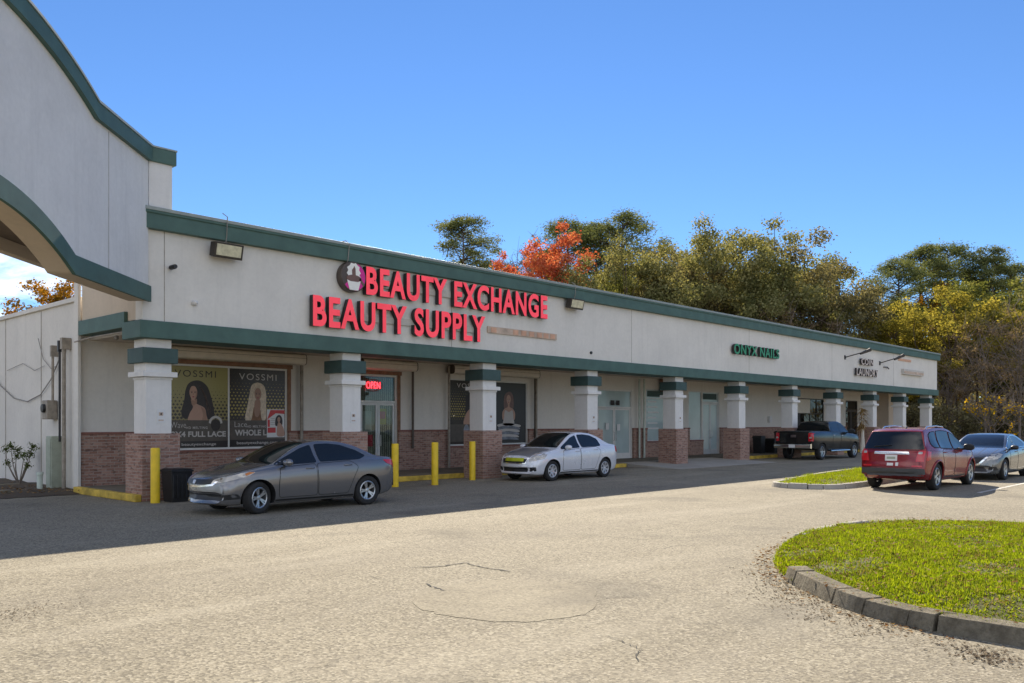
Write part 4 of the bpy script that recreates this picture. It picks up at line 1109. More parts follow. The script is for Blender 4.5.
# ---- grey compact sedan ------------------------------------------------------
def sedan(name, label, loc, rz, paint, sp, det):
    root = tag(empty(name, loc, rz), label, 'car')
    car = Car(sp, root, paint); car.bowf = pchip(sp['bow'])
    side_detail(car, det['doors'], det['windows'], det['handles'], M['carglass'], det.get('handle_mat'), trim=det.get('trim'))
    screen(car, 'windshield', *det['ws'], M['carglass'])
    screen(car, 'rear_window', *det['rw'], M['carglass'])
    car.patch('grille', rounded(det['grille'], 0.03, 3), 'F', M['black'], 0.006)
    if 'grille_bar' in det: car.line('grille_bar', det['grille_bar'], 'F', det.get('bar_w', 0.035), M['chrome'], 0.012)
    if 'intake' in det: car.patch('lower_intake', rounded(det['intake'], 0.03, 3), 'F', M['black'], 0.006)
    for sg in (1, -1):
        car.patch('headlight', rounded([(a * sg, c) for a, c in det['headlight']], 0.02, 3), 'F', M['headlamp'], 0.008)
        if 'foglight' in det: car.patch('fog_light', rounded([(a * sg, c) for a, c in det['foglight']], 0.02, 3), 'F', M['black'], 0.006)
        car.patch('taillight', rounded([(a * sg, c) for a, c in det['taillight']], 0.03, 3), 'B', M['taillight'], 0.008)
        if 'headlight_side' in det: 
            hl = car.patch('headlight', rounded(det['headlight_side'], 0.02, 3), 'L' if sg > 0 else 'R', M['headlamp'], 0.008)
            if 'amber_side' in det: car.patch('turn_lamp', rounded(det['amber_side'], 0.015, 3), 'L' if sg > 0 else 'R', M['amber'], 0.010, hl)
        if 'taillight_side' in det: car.patch('taillight', rounded(det['taillight_side'], 0.03, 3), 'L' if sg > 0 else 'R', M['taillight'], 0.008)
        mirror_part(car, det['mirror'][0], det['mirror'][1], sg, det.get('mirror_mat', paint))
    for ax in 'LR':
        if 'sill' in det: car.line('sill_line', det['sill'], ax, 0.035, M['seam'], 0.002)
    for ln in det.get('top_lines', []): car.line('panel_gap', ln, 'T', 0.011, M['seam'], 0.002)
    if 'plate' in det: plate(car, 'B', det['plate'], M['paper'])
    put_wheels(car, name + label[:6], sp['wr'], sp['ww'], det['spokes'], det['rim'], det.get('double', False), det.get('steer', 0))
    return car

civ = dict(W=1.755, roofw=0.56, wr=0.318, ww=0.205, axles=(1.335, -1.335), edge=0.045, crown=0.045,
    top=[(2.27, .47), (2.262, .60), (2.22, .70), (2.08, .775), (1.75, .865), (1.40, .935), (1.08, 1.00), (0.80, 1.145), (0.45, 1.305), (0.12, 1.405), (-0.25, 1.435), (-0.65, 1.42), (-1.05, 1.345), (-1.45, 1.205), (-1.80, 1.075), (-2.10, 1.045), (-2.22, 1.01), (-2.27, .90), (-2.285, .50)],
    bot=[(-2.285, .34), (-2.1, .24), (-1.7, .19), (0, .18), (1.7, .19), (2.1, .19), (2.27, .24)],
    belt=[(-2.285, 1.0), (-1.7, .985), (-.9, .965), (.2, .93), (1.1, .88), (1.6, .83), (2.05, .72), (2.27, .55)],
    wid=[(-2.285, .70), (-2.2, .78), (-1.9, .845), (-1.3, .873), (0, .8775), (1.2, .872), (1.8, .845), (2.1, .80), (2.2, .77), (2.27, .70)],
    bow=[(-2.285, -.22), (-1.8, -.17), (-1.0, -.06), (-.3, 0.0), (.5, .12), (1.1, .20), (1.8, .26), (2.27, .42)])
civd = dict(
    doors=[[(0.88, .30), (0.90, .58), (0.86, .90), (0.02, .955), (-0.02, .30)], [(-0.05, .30), (-0.01, .955), (-.86, .985), (-1.06, .86), (-.93, .62), (-.86, .44), (-.80, .30)]],
    windows=[[(0.93, .945), (0.98, .965), (0.66, 1.12), (0.30, 1.275), (0.03, 1.345), (-0.02, .975)], [(-.10, .985), (-.06, 1.352), (-.40, 1.36), (-.72, 1.325), (-1.10, 1.20), (-1.32, 1.08), (-1.12, 1.01)]],
    handles=[(0.17, .865), (-.78, .90)], ws=(1.16, .16, .69, .52), rw=(-.95, -1.72, .49, .58),
    grille=[(-.52, .60), (.52, .60), (.50, .70), (-.50, .70)], grille_bar=[(-.62, .715), (-.5, .60), (-.2, .565), (.2, .565), (.5, .60), (.62, .715)], bar_w=.035,
    intake=[(-.60, .30), (.60, .30), (.66, .42), (-.66, .42)],
    headlight=[(.46, .60), (.70, .66), (.72, .78), (.50, .705)], headlight_side=[(2.00, .655), (1.55, .76), (1.40, .83), (1.60, .835), (1.92, .755)], amber_side=[(1.60, .765), (1.42, .825), (1.52, .828), (1.62, .80)],
    foglight=[(.60, .30), (.80, .32), (.80, .42), (.64, .40)],
    taillight=[(.42, .80), (.76, .80), (.72, .96), (.42, .94)], taillight_side=[(-2.12, .82), (-1.86, .90), (-1.76, .985), (-2.02, .98), (-2.16, .92)],
    mirror=(0.74, .955), sill=[(0.95, .245), (-.95, .245)], spokes=5, double=True, rim=M['rim'], steer=R(16), top_lines=[[(1.24, -.66), (1.95, -.62)], [(1.24, .66), (1.95, .62)]], plate=.80)
P_GREY = carpaint('warm grey car paint', (0.215, 0.210, 0.212), 0.6, 0.34)
cv = sedan('parked_car', 'grey compact sedan parked in front of the poster window by the yellow bollards', (1.795, -4.3 + 0.86, 0), math.pi, P_GREY, civ, civd)
em2 = cv.patch('grille_emblem', rounded([(-.04, .61), (.04, .61), (.05, .68), (-.05, .68)], .015, 2), 'F', M['rim_white'], 0.016)

# ---- silver white sedan, taller and shorter ----------------------------------
sen = dict(W=1.79, roofw=0.585, wr=0.315, ww=0.205, axles=(1.345, -1.34), edge=0.05, crown=0.05,
    top=[(2.28, .46), (2.27, .62), (2.21, .74), (2.05, .82), (1.70, .91), (1.35, .975), (1.05, 1.055), (0.75, 1.215), (0.40, 1.39), (0.08, 1.485), (-0.3, 1.51), (-0.75, 1.48), (-1.15, 1.375), (-1.5, 1.225), (-1.80, 1.115), (-2.08, 1.085), (-2.2, 1.04), (-2.26, .92), (-2.275, .50)],
    bot=[(-2.275, .34), (-2.1, .24), (-1.7, .20), (0, .19), (1.7, .20), (2.1, .20), (2.28, .25)],
    belt=[(-2.275, 1.04), (-1.7, 1.03), (-.9, 1.01), (.2, .96), (1.1, .91), (1.6, .86), (2.05, .76), (2.28, .56)],
    wid=[(-2.275, .70), (-2.2, .79), (-1.9, .86), (-1.3, .89), (0, .895), (1.2, .888), (1.8, .86), (2.1, .81), (2.2, .78), (2.28, .70)],
    bow=[(-2.275, -.20), (-1.8, -.15), (-1.0, -.05), (-.3, 0.0), (.5, .11), (1.1, .18), (1.8, .24), (2.28, .36)])
send = dict(
    doors=[[(0.86, .31), (0.88, .60), (0.84, .93), (0.02, .985), (-0.02, .31)], [(-0.05, .31), (-0.01, .985), (-.86, 1.03), (-1.06, .90), (-.93, .65), (-.86, .46), (-.80, .31)]],
    windows=[[(0.88, .975), (0.92, 1.02), (0.62, 1.18), (0.30, 1.335), (0.03, 1.41), (-0.02, 1.01)], [(-.10, 1.015), (-.06, 1.42), (-.40, 1.43), (-.75, 1.385), (-1.05, 1.27), (-1.12, 1.08), (-1.05, 1.04)]],
    handles=[(0.17, .90), (-.78, .935)], ws=(1.11, .12, .70, .54), rw=(-1.0, -1.72, .50, .60),
    grille=[(-.45, .575), (.45, .575), (.52, .70), (-.52, .70)], intake=[(-.50, .30), (.50, .30), (.50, .43), (-.50, .43)], grille_bar=[(-.52, .72), (-.46, .56), (.46, .56), (.52, .72)], bar_w=.025,
    headlight=[(.55, .62), (.74, .64), (.76, .80), (.60, .78)], headlight_side=[(1.98, .66), (1.72, .70), (1.58, .83), (1.70, .885), (1.95, .82)],
    foglight=[(.56, .31), (.74, .33), (.74, .45), (.58, .44)],
    taillight=[(.50, .82), (.78, .82), (.74, 1.02), (.50, 1.0)], taillight_side=[(-2.12, .80), (-1.95, .84), (-1.92, 1.03), (-2.08, 1.03)],
    mirror=(0.72, .985), sill=[(0.95, .25), (-.95, .25)], spokes=7, rim=M['rim_white'], top_lines=[[(1.22, -.66), (1.95, -.60)], [(1.22, .66), (1.95, .60)]], plate=.80)
P_SILVER = carpaint('silver white car paint', (0.74, 0.75, 0.79), 0.15, 0.36)
P_HOOD = carpaint('dull bonnet paint', (0.30, 0.30, 0.31), 0.3, 0.5)
sv = sedan('parked_car', 'silver white sedan parked in front of the third and fourth columns', (13.09, -2.32 + 0.875, 0), math.pi, P_SILVER, sen, send)
sv.patch('bonnet_panel', rounded([(1.22, -.62), (2.10, -.56), (2.10, .56), (1.22, .62)], .08, 3), 'T', P_HOOD, 0.004)
M['lime'] = plain('lime front badge plate', (0.42, 0.45, 0.02), 0.5, var=0.3, scale=8)
sv.patch('front_plate', rounded([(-.34, .62), (.40, .62), (.40, .72), (-.34, .72)], .01, 2), 'F', M['lime'], 0.012)

# ---- dark grey midsize sedan at the right edge -------------------------------
alt = dict(W=1.83, roofw=0.58, wr=0.335, ww=0.215, axles=(1.39, -1.39), edge=0.05, crown=0.05,
    top=[(2.36, .48), (2.35, .64), (2.28, .74), (2.08, .83), (1.70, .92), (1.35, .985), (1.12, 1.03), (0.80, 1.17), (0.42, 1.33), (0.08, 1.425), (-0.3, 1.465), (-0.75, 1.445), (-1.15, 1.36), (-1.55, 1.22), (-1.95, 1.11), (-2.25, 1.08), (-2.4, 1.03), (-2.47, .90), (-2.485, .50)],
    bot=[(-2.485, .34), (-2.2, .24), (-1.7, .19), (0, .18), (1.7, .19), (2.1, .19), (2.36, .24)],
    belt=[(-2.485, 1.03), (-1.7, 1.0), (-.9, .97), (.2, .935), (1.1, .90), (1.6, .86), (2.05, .77), (2.36, .56)],
    wid=[(-2.485, .72), (-2.35, .81), (-1.9, .885), (-1.3, .91), (0, .915), (1.2, .908), (1.8, .88), (2.1, .83), (2.25, .79), (2.36, .70)],
    bow=[(-2.485, -.22), (-1.8, -.15), (-1.0, -.05), (-.3, 0.0), (.5, .12), (1.1, .20), (1.8, .28), (2.36, .44)])
altd = dict(
    doors=[[(0.90, .31), (0.92, .60), (0.88, .92), (0.02, .96), (-0.02, .31)], [(-0.05, .31), (-0.01, .96), (-.90, 1.0), (-1.10, .90), (-.97, .65), (-.90, .46), (-.84, .31)]],
    windows=[[(0.92, .965), (0.98, .99), (0.66, 1.14), (0.30, 1.29), (0.03, 1.365), (-0.02, .99)], [(-.10, .995), (-.06, 1.37), (-.40, 1.39), (-.80, 1.35), (-1.20, 1.20), (-1.38, 1.10), (-1.15, 1.02)]],
    handles=[(0.17, .875), (-.80, .915)], ws=(1.20, .13, .72, .54), rw=(-1.0, -1.85, .50, .60), trim=M['chrome'],
    grille=[(-.34, .50), (.34, .50), (.50, .72), (-.50, .72)], grille_bar=[(-.54, .735), (-.32, .50), (.32, .50), (.54, .735)], bar_w=.05,
    intake=[(-.55, .28), (.55, .28), (.45, .42), (-.45, .42)], headlight=[(.52, .62), (.78, .68), (.80, .80), (.56, .76)], headlight_side=[(2.05, .68), (1.80, .72), (1.62, .82), (1.75, .85), (2.02, .80)],
    foglight=[(.56, .32), (.78, .34), (.76, .44), (.58, .42)], taillight=[(.50, .86), (.80, .86), (.76, 1.02), (.50, 1.0)],
    mirror=(0.76, .965), mirror_mat=M['black'], sill=[(1.0, .25), (-1.0, .25)], spokes=5, double=True, rim=M['rim'], top_lines=[[(1.3, -.66), (2.05, -.60)], [(1.3, .66), (2.05, .60)], [(1.3, .3), (2.1, .26)], [(1.3, -.3), (2.1, -.26)]], plate=.85)
P_DARK = carpaint('dark slate car paint', (0.17, 0.175, 0.175), 0.55, 0.30)
sedan('parked_car', 'dark slate sedan facing the camera beside the red SUV', (23.29, -12.44 + 0.90, 0), math.pi, P_DARK, alt, altd)

# ---- red SUV seen from behind -------------------------------------------------
suv = dict(W=1.842, roofw=0.63, wr=0.362, ww=0.225, axles=(1.43, -1.43), edge=0.04, crown=0.06, arch=1.15,
    top=[(2.34, .55), (2.33, .78), (2.26, .92), (2.05, 1.00), (1.6, 1.07), (1.25, 1.12), (0.95, 1.26), (0.60, 1.46), (0.25, 1.60), (-0.2, 1.665), (-0.8, 1.675), (-1.4, 1.655), (-1.86, 1.63), (-1.98, 1.59), (-2.15, 1.34), (-2.29, 1.10), (-2.335, 1.02), (-2.355, .80), (-2.40, .62), (-2.405, .50)],
    bot=[(-2.405, .40), (-2.2, .30), (-1.7, .25), (0, .23), (1.7, .24), (2.1, .25), (2.34, .32)],
    belt=[(-2.405, 1.10), (-1.7, 1.10), (-.9, 1.07), (.2, 1.03), (1.1, 1.0), (1.6, .98), (2.05, .88), (2.34, .62)],
    wid=[(-2.405, .80), (-2.3, .85), (-2.0, .885), (-1.43, .921), (-.7, .90), (0.5, .90), (1.43, .921), (1.9, .89), (2.2, .84), (2.34, .72)],
    bow=[(-2.405, -.15), (-2.2, -.13), (-1.8, -.10), (-1.0, -.03), (-.3, 0.0), (.5, .12), (1.1, .18), (1.8, .24), (2.34, .36)])
P_RED = carpaint('dark red car paint', (0.22, 0.004, 0.008), 0.25, 0.30, 0.6)
root = tag(empty('parked_suv', (17.50, -12.18 + 0.885, 0), R(-1)), 'dark red SUV seen from behind beside the grass island', 'car')
c = Car(suv, root, P_RED); c.bowf = pchip(suv['bow'])
side_detail(c, [[(0.98, .36), (1.0, .65), (0.95, 1.03), (0.02, 1.05), (-0.02, .36)], [(-0.05, .36), (-0.01, 1.05), (-.95, 1.08), (-1.08, .98), (-.98, .72), (-.92, .52), (-.86, .36)]],
    [[(1.0, 1.06), (0.72, 1.30), (0.35, 1.47), (0.03, 1.555), (-0.02, 1.075)], [(-.09, 1.08), (-.05, 1.565), (-.60, 1.59), (-1.0, 1.575), (-1.12, 1.12)], [(-1.20, 1.13), (-1.10, 1.57), (-1.45, 1.555), (-1.66, 1.48), (-1.72, 1.22), (-1.60, 1.14)]],
    [(0.16, .965), (-.86, .995)], M['carglass'], trim=M['seam'])
screen(c, 'windshield', 1.27, .32, .74, .60, M['carglass'])
rw = c.patch('rear_window', rounded([(-.79, 1.10), (.79, 1.10), (.63, 1.56), (-.63, 1.56)], .05, 3), 'B', M['carglass'], 0.006)
b = MB(); p1 = c.cast('B', .48, 1.17)[0]; p2 = c.cast('B', .02, 1.21)[0]
b.tube([tuple(p1 + Vector((-.03, 0, 0))), tuple(p2 + Vector((-.03, 0, .0)))], [0.014, 0.010], 6); b.build('rear_wiper', M['black'], rw)
c.line('tailgate_gap', rounded([(-.70, .62), (.70, .62), (.68, .98), (.70, 1.08), (-.70, 1.08), (-.68, .98)], .08, 3), 'B', .012, M['seam'], .003, None, True)
c.patch('chrome_bar', rounded([(-.46, .97), (.46, .97), (.44, 1.035), (-.44, 1.035)], .02, 2), 'B', M['chrome'], .014)
lp = plate(c, 'B', .87, M['paper'], .31, .16)
c.patch('plate_frame_print', [[(-.11, .84), (.11, .84), (.11, .90), (-.11, .90)]], 'B', M['cabinet'], .017, lp)
c.patch('bumper_cladding', rounded([(-.80, .40), (.80, .40), (.82, .60), (-.82, .60)], .05, 3), 'B', M['cladding'], .010)
c.patch('bumper_sticker', [[(-.06, .665), (.10, .665), (.10, .735), (-.06, .735)], [(-.19, .66), (-.12, .66), (-.12, .75), (-.19, .75)]], 'B', M['paper'], .006)
for sg in (1, -1):
    ax = 'L' if sg > 0 else 'R'
    t = c.patch('taillight', rounded([(sg * .60, .78), (sg * .80, .78), (sg * .82, 1.07), (sg * .66, 1.07)], .03, 3), 'B', M['taillight'], .010)
    c.patch('reverse_lamp', rounded([(sg * .66, .98), (sg * .76, .98), (sg * .76, 1.04), (sg * .67, 1.04)], .02, 3), 'B', M['headlamp'], .016, t)
    c.patch('taillight', rounded([(-2.20, .80), (-1.98, .84), (-1.92, 1.04), (-2.12, 1.06)], .03, 3), ax, M['taillight'], .010)
    c.patch('reflector', rounded([(sg * .52, .64), (sg * .76, .64), (sg * .76, .68), (sg * .52, .68)], .01, 2), 'B', M['taillight'], .006)
    c.line('lower_cladding', [(0.96, .29), (-.96, .29)], ax, .10, M['cladding'], .006)
    b = MB(); ya = sg * .56
    zt = lambda x: c.cast('T', x, ya)[0].z
    b.tube([(0.05, ya, zt(0.05)), (-.05, ya, zt(-.05) + .055), (-.6, ya, zt(-.6) + .06), (-1.3, ya, zt(-1.3) + .055), (-1.42, ya, zt(-1.42))], .017, 8); b.build('roof_rail', M['chrome'], root, smooth=50)
    mirror_part(c, .82, 1.06, sg, M['black'], .17, 1.25)
    c.patch('headlight', rounded([(sg * .52, .80), (sg * .78, .82), (sg * .78, .95), (sg * .56, .93)], .03, 3), 'F', M['headlamp'], .008)
c.patch('grille', rounded([(-.48, .62), (.48, .62), (.48, .86), (-.48, .86)], .05, 3), 'F', M['black'], .008)
b = MB(); b.prism([(-.16, 0), (-.02, .075), (.03, 0)], 'y', -.012, .012); ob = b.build('roof_antenna', M['black'], root); ob.location = (-1.2, 0, c.cast('T', -1.2, 0)[0].z - .01)
for sg in (1, -1):      # raised lips round the wheel openings and a shoulder crease
    ax = 'L' if sg > 0 else 'R'
    for xx in suv['axles']:
        arc = []
        for k in range(-8, 189, 14):
            a = R(k); p = c.cast(ax, xx + .435 * math.cos(a), max(.30, .362 + .435 * math.sin(a)))[0]; arc.append((p.x, p.y + sg * .004, p.z))
        b = MB(); b.tube(arc, .026, 8); b.build('wheel_arch', P_RED, root, smooth=60)
    c.line('shoulder_crease', [(-1.9, 1.065), (-.9, 1.03), (.2, .995), (1.1, .965), (1.7, .93)], ax, .014, P_RED, .010)
put_wheels(c, 'suv', .362, .225, 5, M['rim'], True)

# ---- black pickup seen from behind --------------------------------------------
pk = dict(W=1.99, roofw=0.70, wr=0.395, ww=0.265, axles=(1.85, -1.83), edge=0.06, crown=0.06, arch=1.16, inset=0.03,
    top=[(2.88, .70), (2.87, 1.0), (2.80, 1.13), (2.6, 1.19), (2.0, 1.25), (1.55, 1.30), (1.25, 1.48), (0.95, 1.70), (0.65, 1.84), (0.2, 1.91), (-0.4, 1.90), (-0.72, 1.86), (-0.84, 1.70), (-0.90, 1.42), (-0.93, 1.40), (-1.2, 1.40), (-2.6, 1.40), (-2.90, 1.40), (-2.955, 1.37), (-2.965, .80)],
    bot=[(-2.965, .66), (-2.5, .52), (-1.7, .44), (0, .38), (1.7, .42), (2.5, .42), (2.88, .48)],
    belt=[(-2.965, 1.36), (-1.0, 1.345), (-.2, 1.33), (.6, 1.31), (1.4, 1.25), (2.0, 1.19), (2.5, 1.10), (2.88, .80)],
    wid=[(-2.965, .93), (-2.9, .965), (-1.83, .995), (-.9, .985), (1.0, .985), (1.85, .995), (2.5, .96), (2.75, .92), (2.88, .80)],
    bow=[(-2.965, -.04), (-2.5, -.02), (-1.0, 0.0), (.5, .10), (1.3, .16), (2.0, .16), (2.88, .26)])
P_BLACK = carpaint('black car paint', (0.010, 0.010, 0.010), 0.0, 0.30, 0.35)
root = tag(empty('pickup_truck', (34.25, -1.15, 0), R(-2)), 'black four door pickup truck parked along the far columns', 'pickup')
c = Car(pk, root, P_BLACK); c.bowf = pchip(pk['bow'])
side_detail(c, [[(1.22, .55), (1.24, .85), (1.20, 1.30), (0.22, 1.325), (0.18, .55)], [(0.15, .55), (0.19, 1.325), (-.72, 1.345), (-.76, .55)]],
    [[(1.18, 1.33), (0.90, 1.60), (0.62, 1.76), (0.22, 1.80), (0.18, 1.345)], [(0.11, 1.35), (0.13, 1.81), (-.40, 1.80), (-.66, 1.76), (-.72, 1.37)]],
    [(0.35, 1.17), (-.58, 1.19)], M['carglass'], M['chrome'])
screen(c, 'windshield', 1.56, .72, .80, .66, M['carglass'])
c.patch('rear_window', rounded([(-.64, 1.45), (.64, 1.45), (.60, 1.80), (-.60, 1.80)], .06, 3), 'B', M['carglass'], .008)
tg = c.patch('tailgate', rounded([(-.72, .76), (.72, .76), (.72, 1.33), (-.72, 1.33)], .05, 3), 'B', P_BLACK, .010)
c.patch('tailgate_handle', rounded([(-.14, 1.10), (.14, 1.10), (.14, 1.22), (-.14, 1.22)], .03, 3), 'B', M['chrome'], .020, tg)
c.patch('bed_cover', rounded([(-2.80, -.80), (-1.02, -.80), (-1.02, .80), (-2.80, .80)], .05, 3), 'T', M['black'], .012)
for sg in (1, -1):
    ax = 'L' if sg > 0 else 'R'
    t = c.patch('taillight', rounded([(sg * .76, .92), (sg * .95, .92), (sg * .95, 1.32), (sg * .76, 1.32)], .03, 3), 'B', M['taillight'], .012)
    c.patch('reverse_lamp', rounded([(sg * .80, 1.05), (sg * .92, 1.05), (sg * .92, 1.13), (sg * .80, 1.13)], .02, 3), 'B', M['headlamp'], .017, t)
    c.patch('taillight', rounded([(-2.93, .92), (-2.82, .92), (-2.82, 1.32), (-2.93, 1.32)], .03, 3), ax, M['taillight'], .010)
    b = MB(); b.tube([(1.2, sg * .97, .42), (-1.0, sg * .97, .42)], .045, 10); b.build('running_board', M['chrome'], root, smooth=60)
    mirror_part(c, 1.0, 1.33, sg, M['black'], .24, 1.6)
    c.patch('headlight', rounded([(sg * .62, .92), (sg * .90, .92), (sg * .90, 1.10), (sg * .62, 1.12)], .03, 3), 'F', M['headlamp'], .008)
b = MB(); b.prism(rounded([(-3.13, .58), (-3.13, .78), (-2.95, .80), (-2.95, .56)], .05, 3), 'y', -.94, .94); bp = b.build('rear_bumper', M['chrome'], root, smooth=40)
b = MB(); b.box(-3.145, -.16, .60, -3.132, .16, .76); b.build('license_plate', M['paper'], bp)
c.patch('grille', rounded([(-.58, .72), (.58, .72), (.58, 1.08), (-.58, 1.08)], .05, 3), 'F', M['chrome'], .010)
put_wheels(c, 'pickup', .395, .265, 6, M['rim'])
# ------------------------------------------------------------------ ground, islands, kerbs
def sheet(name, poly, z, mat, kind='structure'):
    b = MB(); b.add([(x, y, z) for x, y in poly], [tuple(range(len(poly)))])
    o = b.build(name, mat, None); o['kind'] = kind; return o
sheet('asphalt_lot', [(-900, -900), (1500, -900), (1500, 1500), (-900, 1500)], 0.0, M['asphalt'])
M['litter'] = stucco('brown leaf litter', (0.135, 0.095, 0.055), 0.5, False)
# wooded ground beyond the lot, rising to a low bank
b = MB(); nx, ny = 60, 30
base = []
for j in range(ny + 1):
    for i in range(nx + 1):
        px = 330 + 1150 * i / nx; Y = 66 + 150 * j / ny
        p = spot(px, Y)
        e = sstep(66, 92, Y)
        z = 0.01 + 1.6 * e + 0.35 * math.sin(px * 0.05 + Y * 0.2) * e + 0.25 * math.sin(px * 0.11 - Y * 0.31) * e
        if p.y > 1 and p.x < 57.5 and p.y < 24.5: z = -0.3
        base.append((p.x, p.y, z))
b.v = base
for j in range(ny):
    for i in range(nx):
        a = j * (nx + 1) + i; b.f.append((a, a + 1, a + nx + 2, a + nx + 1)); b.m.append(0)
structure(b.build('woodland_ground', M['litter'], None, smooth=60))
# bare soil strip by the side wall
b = MB(); nx, ny = 24, 30; 
for j in range(ny + 1):
    for i in range(nx + 1):
        u = -7.5 + 7.58 * i / nx; v = 3.2 + 20 * j / ny
        ed = min(1, i / 2, (ny - j) / 2, j / 2)
        b.v.append((u + (0 if i in (0, nx) else rng.uniform(-.08, .08)), v + rng.uniform(-.12, .12) * (j == 0), 0.012 + ed * (0.07 + rng.uniform(-.03, .035))))
for j in range(ny):
    for i in range(nx):
        a = j * (nx + 1) + i; b.f.append((a, a + 1, a + nx + 2, a + nx + 1)); b.m.append(0)
structure(b.build('soil_bed', M['soil'], None, smooth=60))
b = MB(); b.box(-7.5, 4.3, 0, -1.4, 4.46, 0.13); b.box(-6.0, 6.6, 0, -0.5, 6.72, 0.14)
structure(b.build('soil_edging', M['conc_dark'], None, bevel=0.03))
# concrete utility patch with ragged edge, and the long cracks near it
def blob(cx, cy, rx, ry, n=36, j=0.08):
    return [(cx + rx * math.cos(2 * math.pi * k / n) * (1 + rng.uniform(-j, j)), cy + ry * math.sin(2 * math.pi * k / n) * (1 + rng.uniform(-j, j))) for k in range(n)]
cH, sH = math.cos(HEAD), math.sin(HEAD)
def view_pt(px, py):
    Y = 853 * 1.8 / (py - 423.0); p = spot(px, Y); return (p.x, p.y)
patch = smooth_poly([view_pt(*q) for q in [(412, 601), (425, 590), (460, 584), (500, 580), (550, 581), (588, 588), (598, 600), (590, 612), (560, 619), (510, 622), (455, 617), (424, 610)]], 4)
sheet('road_patch', [(x + rng.uniform(-.03, .03), y + rng.uniform(-.03, .03)) for x, y in patch], 0.004, M['patch'])
def crack(pts, wd):
    b = MB(); P = []
    for (a, c) in zip(pts[:-1], pts[1:]):
        for k in range(6):
            t = k / 6; P.append((lerp(a[0], c[0], t) + rng.uniform(-.02, .02), lerp(a[1], c[1], t) + rng.uniform(-.02, .02)))
    P.append(pts[-1])
    for i, p in enumerate(P):
        d = Vector(P[min(i + 1, len(P) - 1)]) - Vector(P[max(i - 1, 0)]); nrm = Vector((-d.y, d.x)).normalized() * wd * (0.35 + rng.random() * 0.5) * (0.25 if i in (0, len(P) - 1) else 1)
        b.v += [(p[0] + nrm.x, p[1] + nrm.y, 0.008), (p[0] - nrm.x, p[1] - nrm.y, 0.008)]
    for i in range(len(P) - 1): b.f.append((2 * i, 2 * i + 1, 2 * i + 3, 2 * i + 2)); b.m.append(0)
    return b
cb = MB()
for pts, wd in (([(410, 568), (440, 567), (464, 563), (480, 567), (512, 572)], .022), ([(426, 584), (434, 588), (446, 591)], .018), ([(608, 636), (625, 643), (640, 650), (637, 662)], .007), ([(368, 576), (400, 584)], .006),
                ([(597, 598), (622, 598), (640, 596)], .008), ([(560, 533), (640, 540), (720, 536), (800, 533)], .008)):
    q = crack([view_pt(*p) for p in pts], wd); cb.add(q.v, q.f, 0)
structure(cb.build('road_cracks', M['seam'], None))
# faint parking lines near the SUV
M['linepaint'] = plain('worn line paint', (0.52, 0.49, 0.42), 0.8, var=0.3, scale=3)
b = MB()
for v in (-9.9, -12.9, -15.7): b.add([(24.5, v, .004), (31, v, .004), (31, v + .1, .004), (24.5, v + .1, .004)], [(0, 1, 2, 3)])
b.add([(15.8, -13.25, .004), (20.9, -13.25, .004), (20.9, -13.15, .004), (15.8, -13.15, .004)], [(0, 1, 2, 3)])
structure(b.build('parking_lines', M['linepaint'], None))

ISL_A = smooth_poly([(-.62, -17.3), (-.52, -16.75), (-.22, -16.15), (.30, -15.55), (1.0, -14.9), (2.1, -14.25), (3.6, -13.75), (5.2, -13.6), (6.6, -13.9), (7.6, -15.0), (8.0, -16.6), (8.1, -20), (8.1, -26), (5, -27), (1, -27), (-.6, -26), (-.66, -20)], 6)
ISL_B = smooth_poly([(13.9, -8.9), (14.15, -9.7), (14.9, -10.15), (16.5, -10.25), (20, -10.2), (25, -10.1), (25.8, -9.5), (25.8, -8.0), (25, -7.2), (20, -7.35), (16, -7.9), (14.4, -8.2)], 6)
def inset(poly, d):
    out = []; n = len(poly); A = sum(poly[i][0] * poly[(i + 1) % n][1] - poly[(i + 1) % n][0] * poly[i][1] for i in range(n))
    for i in range(n):
        t = Vector(poly[(i + 1) % n]) - Vector(poly[i - 1]); nr = Vector((-t.y, t.x)).normalized() * (d if A > 0 else -d)
        out.append((poly[i][0] + nr.x, poly[i][1] + nr.y))
    return out
def kerb_ring(poly, wd, h, name, mat, i0=0, i1=None, gap=True):
    inn = inset(poly, wd); b = MB(); n = len(poly); i1 = i1 or n
    cum = 0; i = i0
    while i < i1:
        L = rng.choice((3, 4, 4, 5, 7)); j = min(i + L, i1)
        hh = h * rng.uniform(.84, 1.08); t0 = 0.05 if gap else 0; o = len(b.v); m = j - i
        for k in range(i, j + 1):
            a = Vector(poly[k % n]); c = Vector(inn[k % n])
            if gap and k == i: a2 = a.lerp(Vector(poly[(k + 1) % n]), t0 * rng.uniform(1, 4)); c2 = c.lerp(Vector(inn[(k + 1) % n]), t0 * rng.uniform(1, 3))
            elif gap and k == j: a2 = a.lerp(Vector(poly[(k - 1) % n]), t0); c2 = c.lerp(Vector(inn[(k - 1) % n]), t0)
            else: a2, c2 = a, c
            lean = a2.lerp(c2, .22)
            b.v += [(a2.x, a2.y, -.02), (lean.x, lean.y, hh), (c2.x, c2.y, hh + .005), (c2.x, c2.y, -.02)]
        for k in range(m):
            q = o + 4 * k
            b.f += [(q, q + 4, q + 5, q + 1), (q + 1, q + 5, q + 6, q + 2), (q + 2, q + 6, q + 7, q + 3)]; b.m += [0] * 3
        b.f += [(o, o + 1, o + 2, o + 3), (o + 4 * m, o + 4 * m + 3, o + 4 * m + 2, o + 4 * m + 1)]; b.m += [0] * 2
        i = j
    return structure(b.build(name, mat, None, bevel=0.03))
kerb_ring(ISL_A, .26, .15, 'island_kerb', M['kerbstone'], 60, 125)          # broken kerb stones along the driveway side
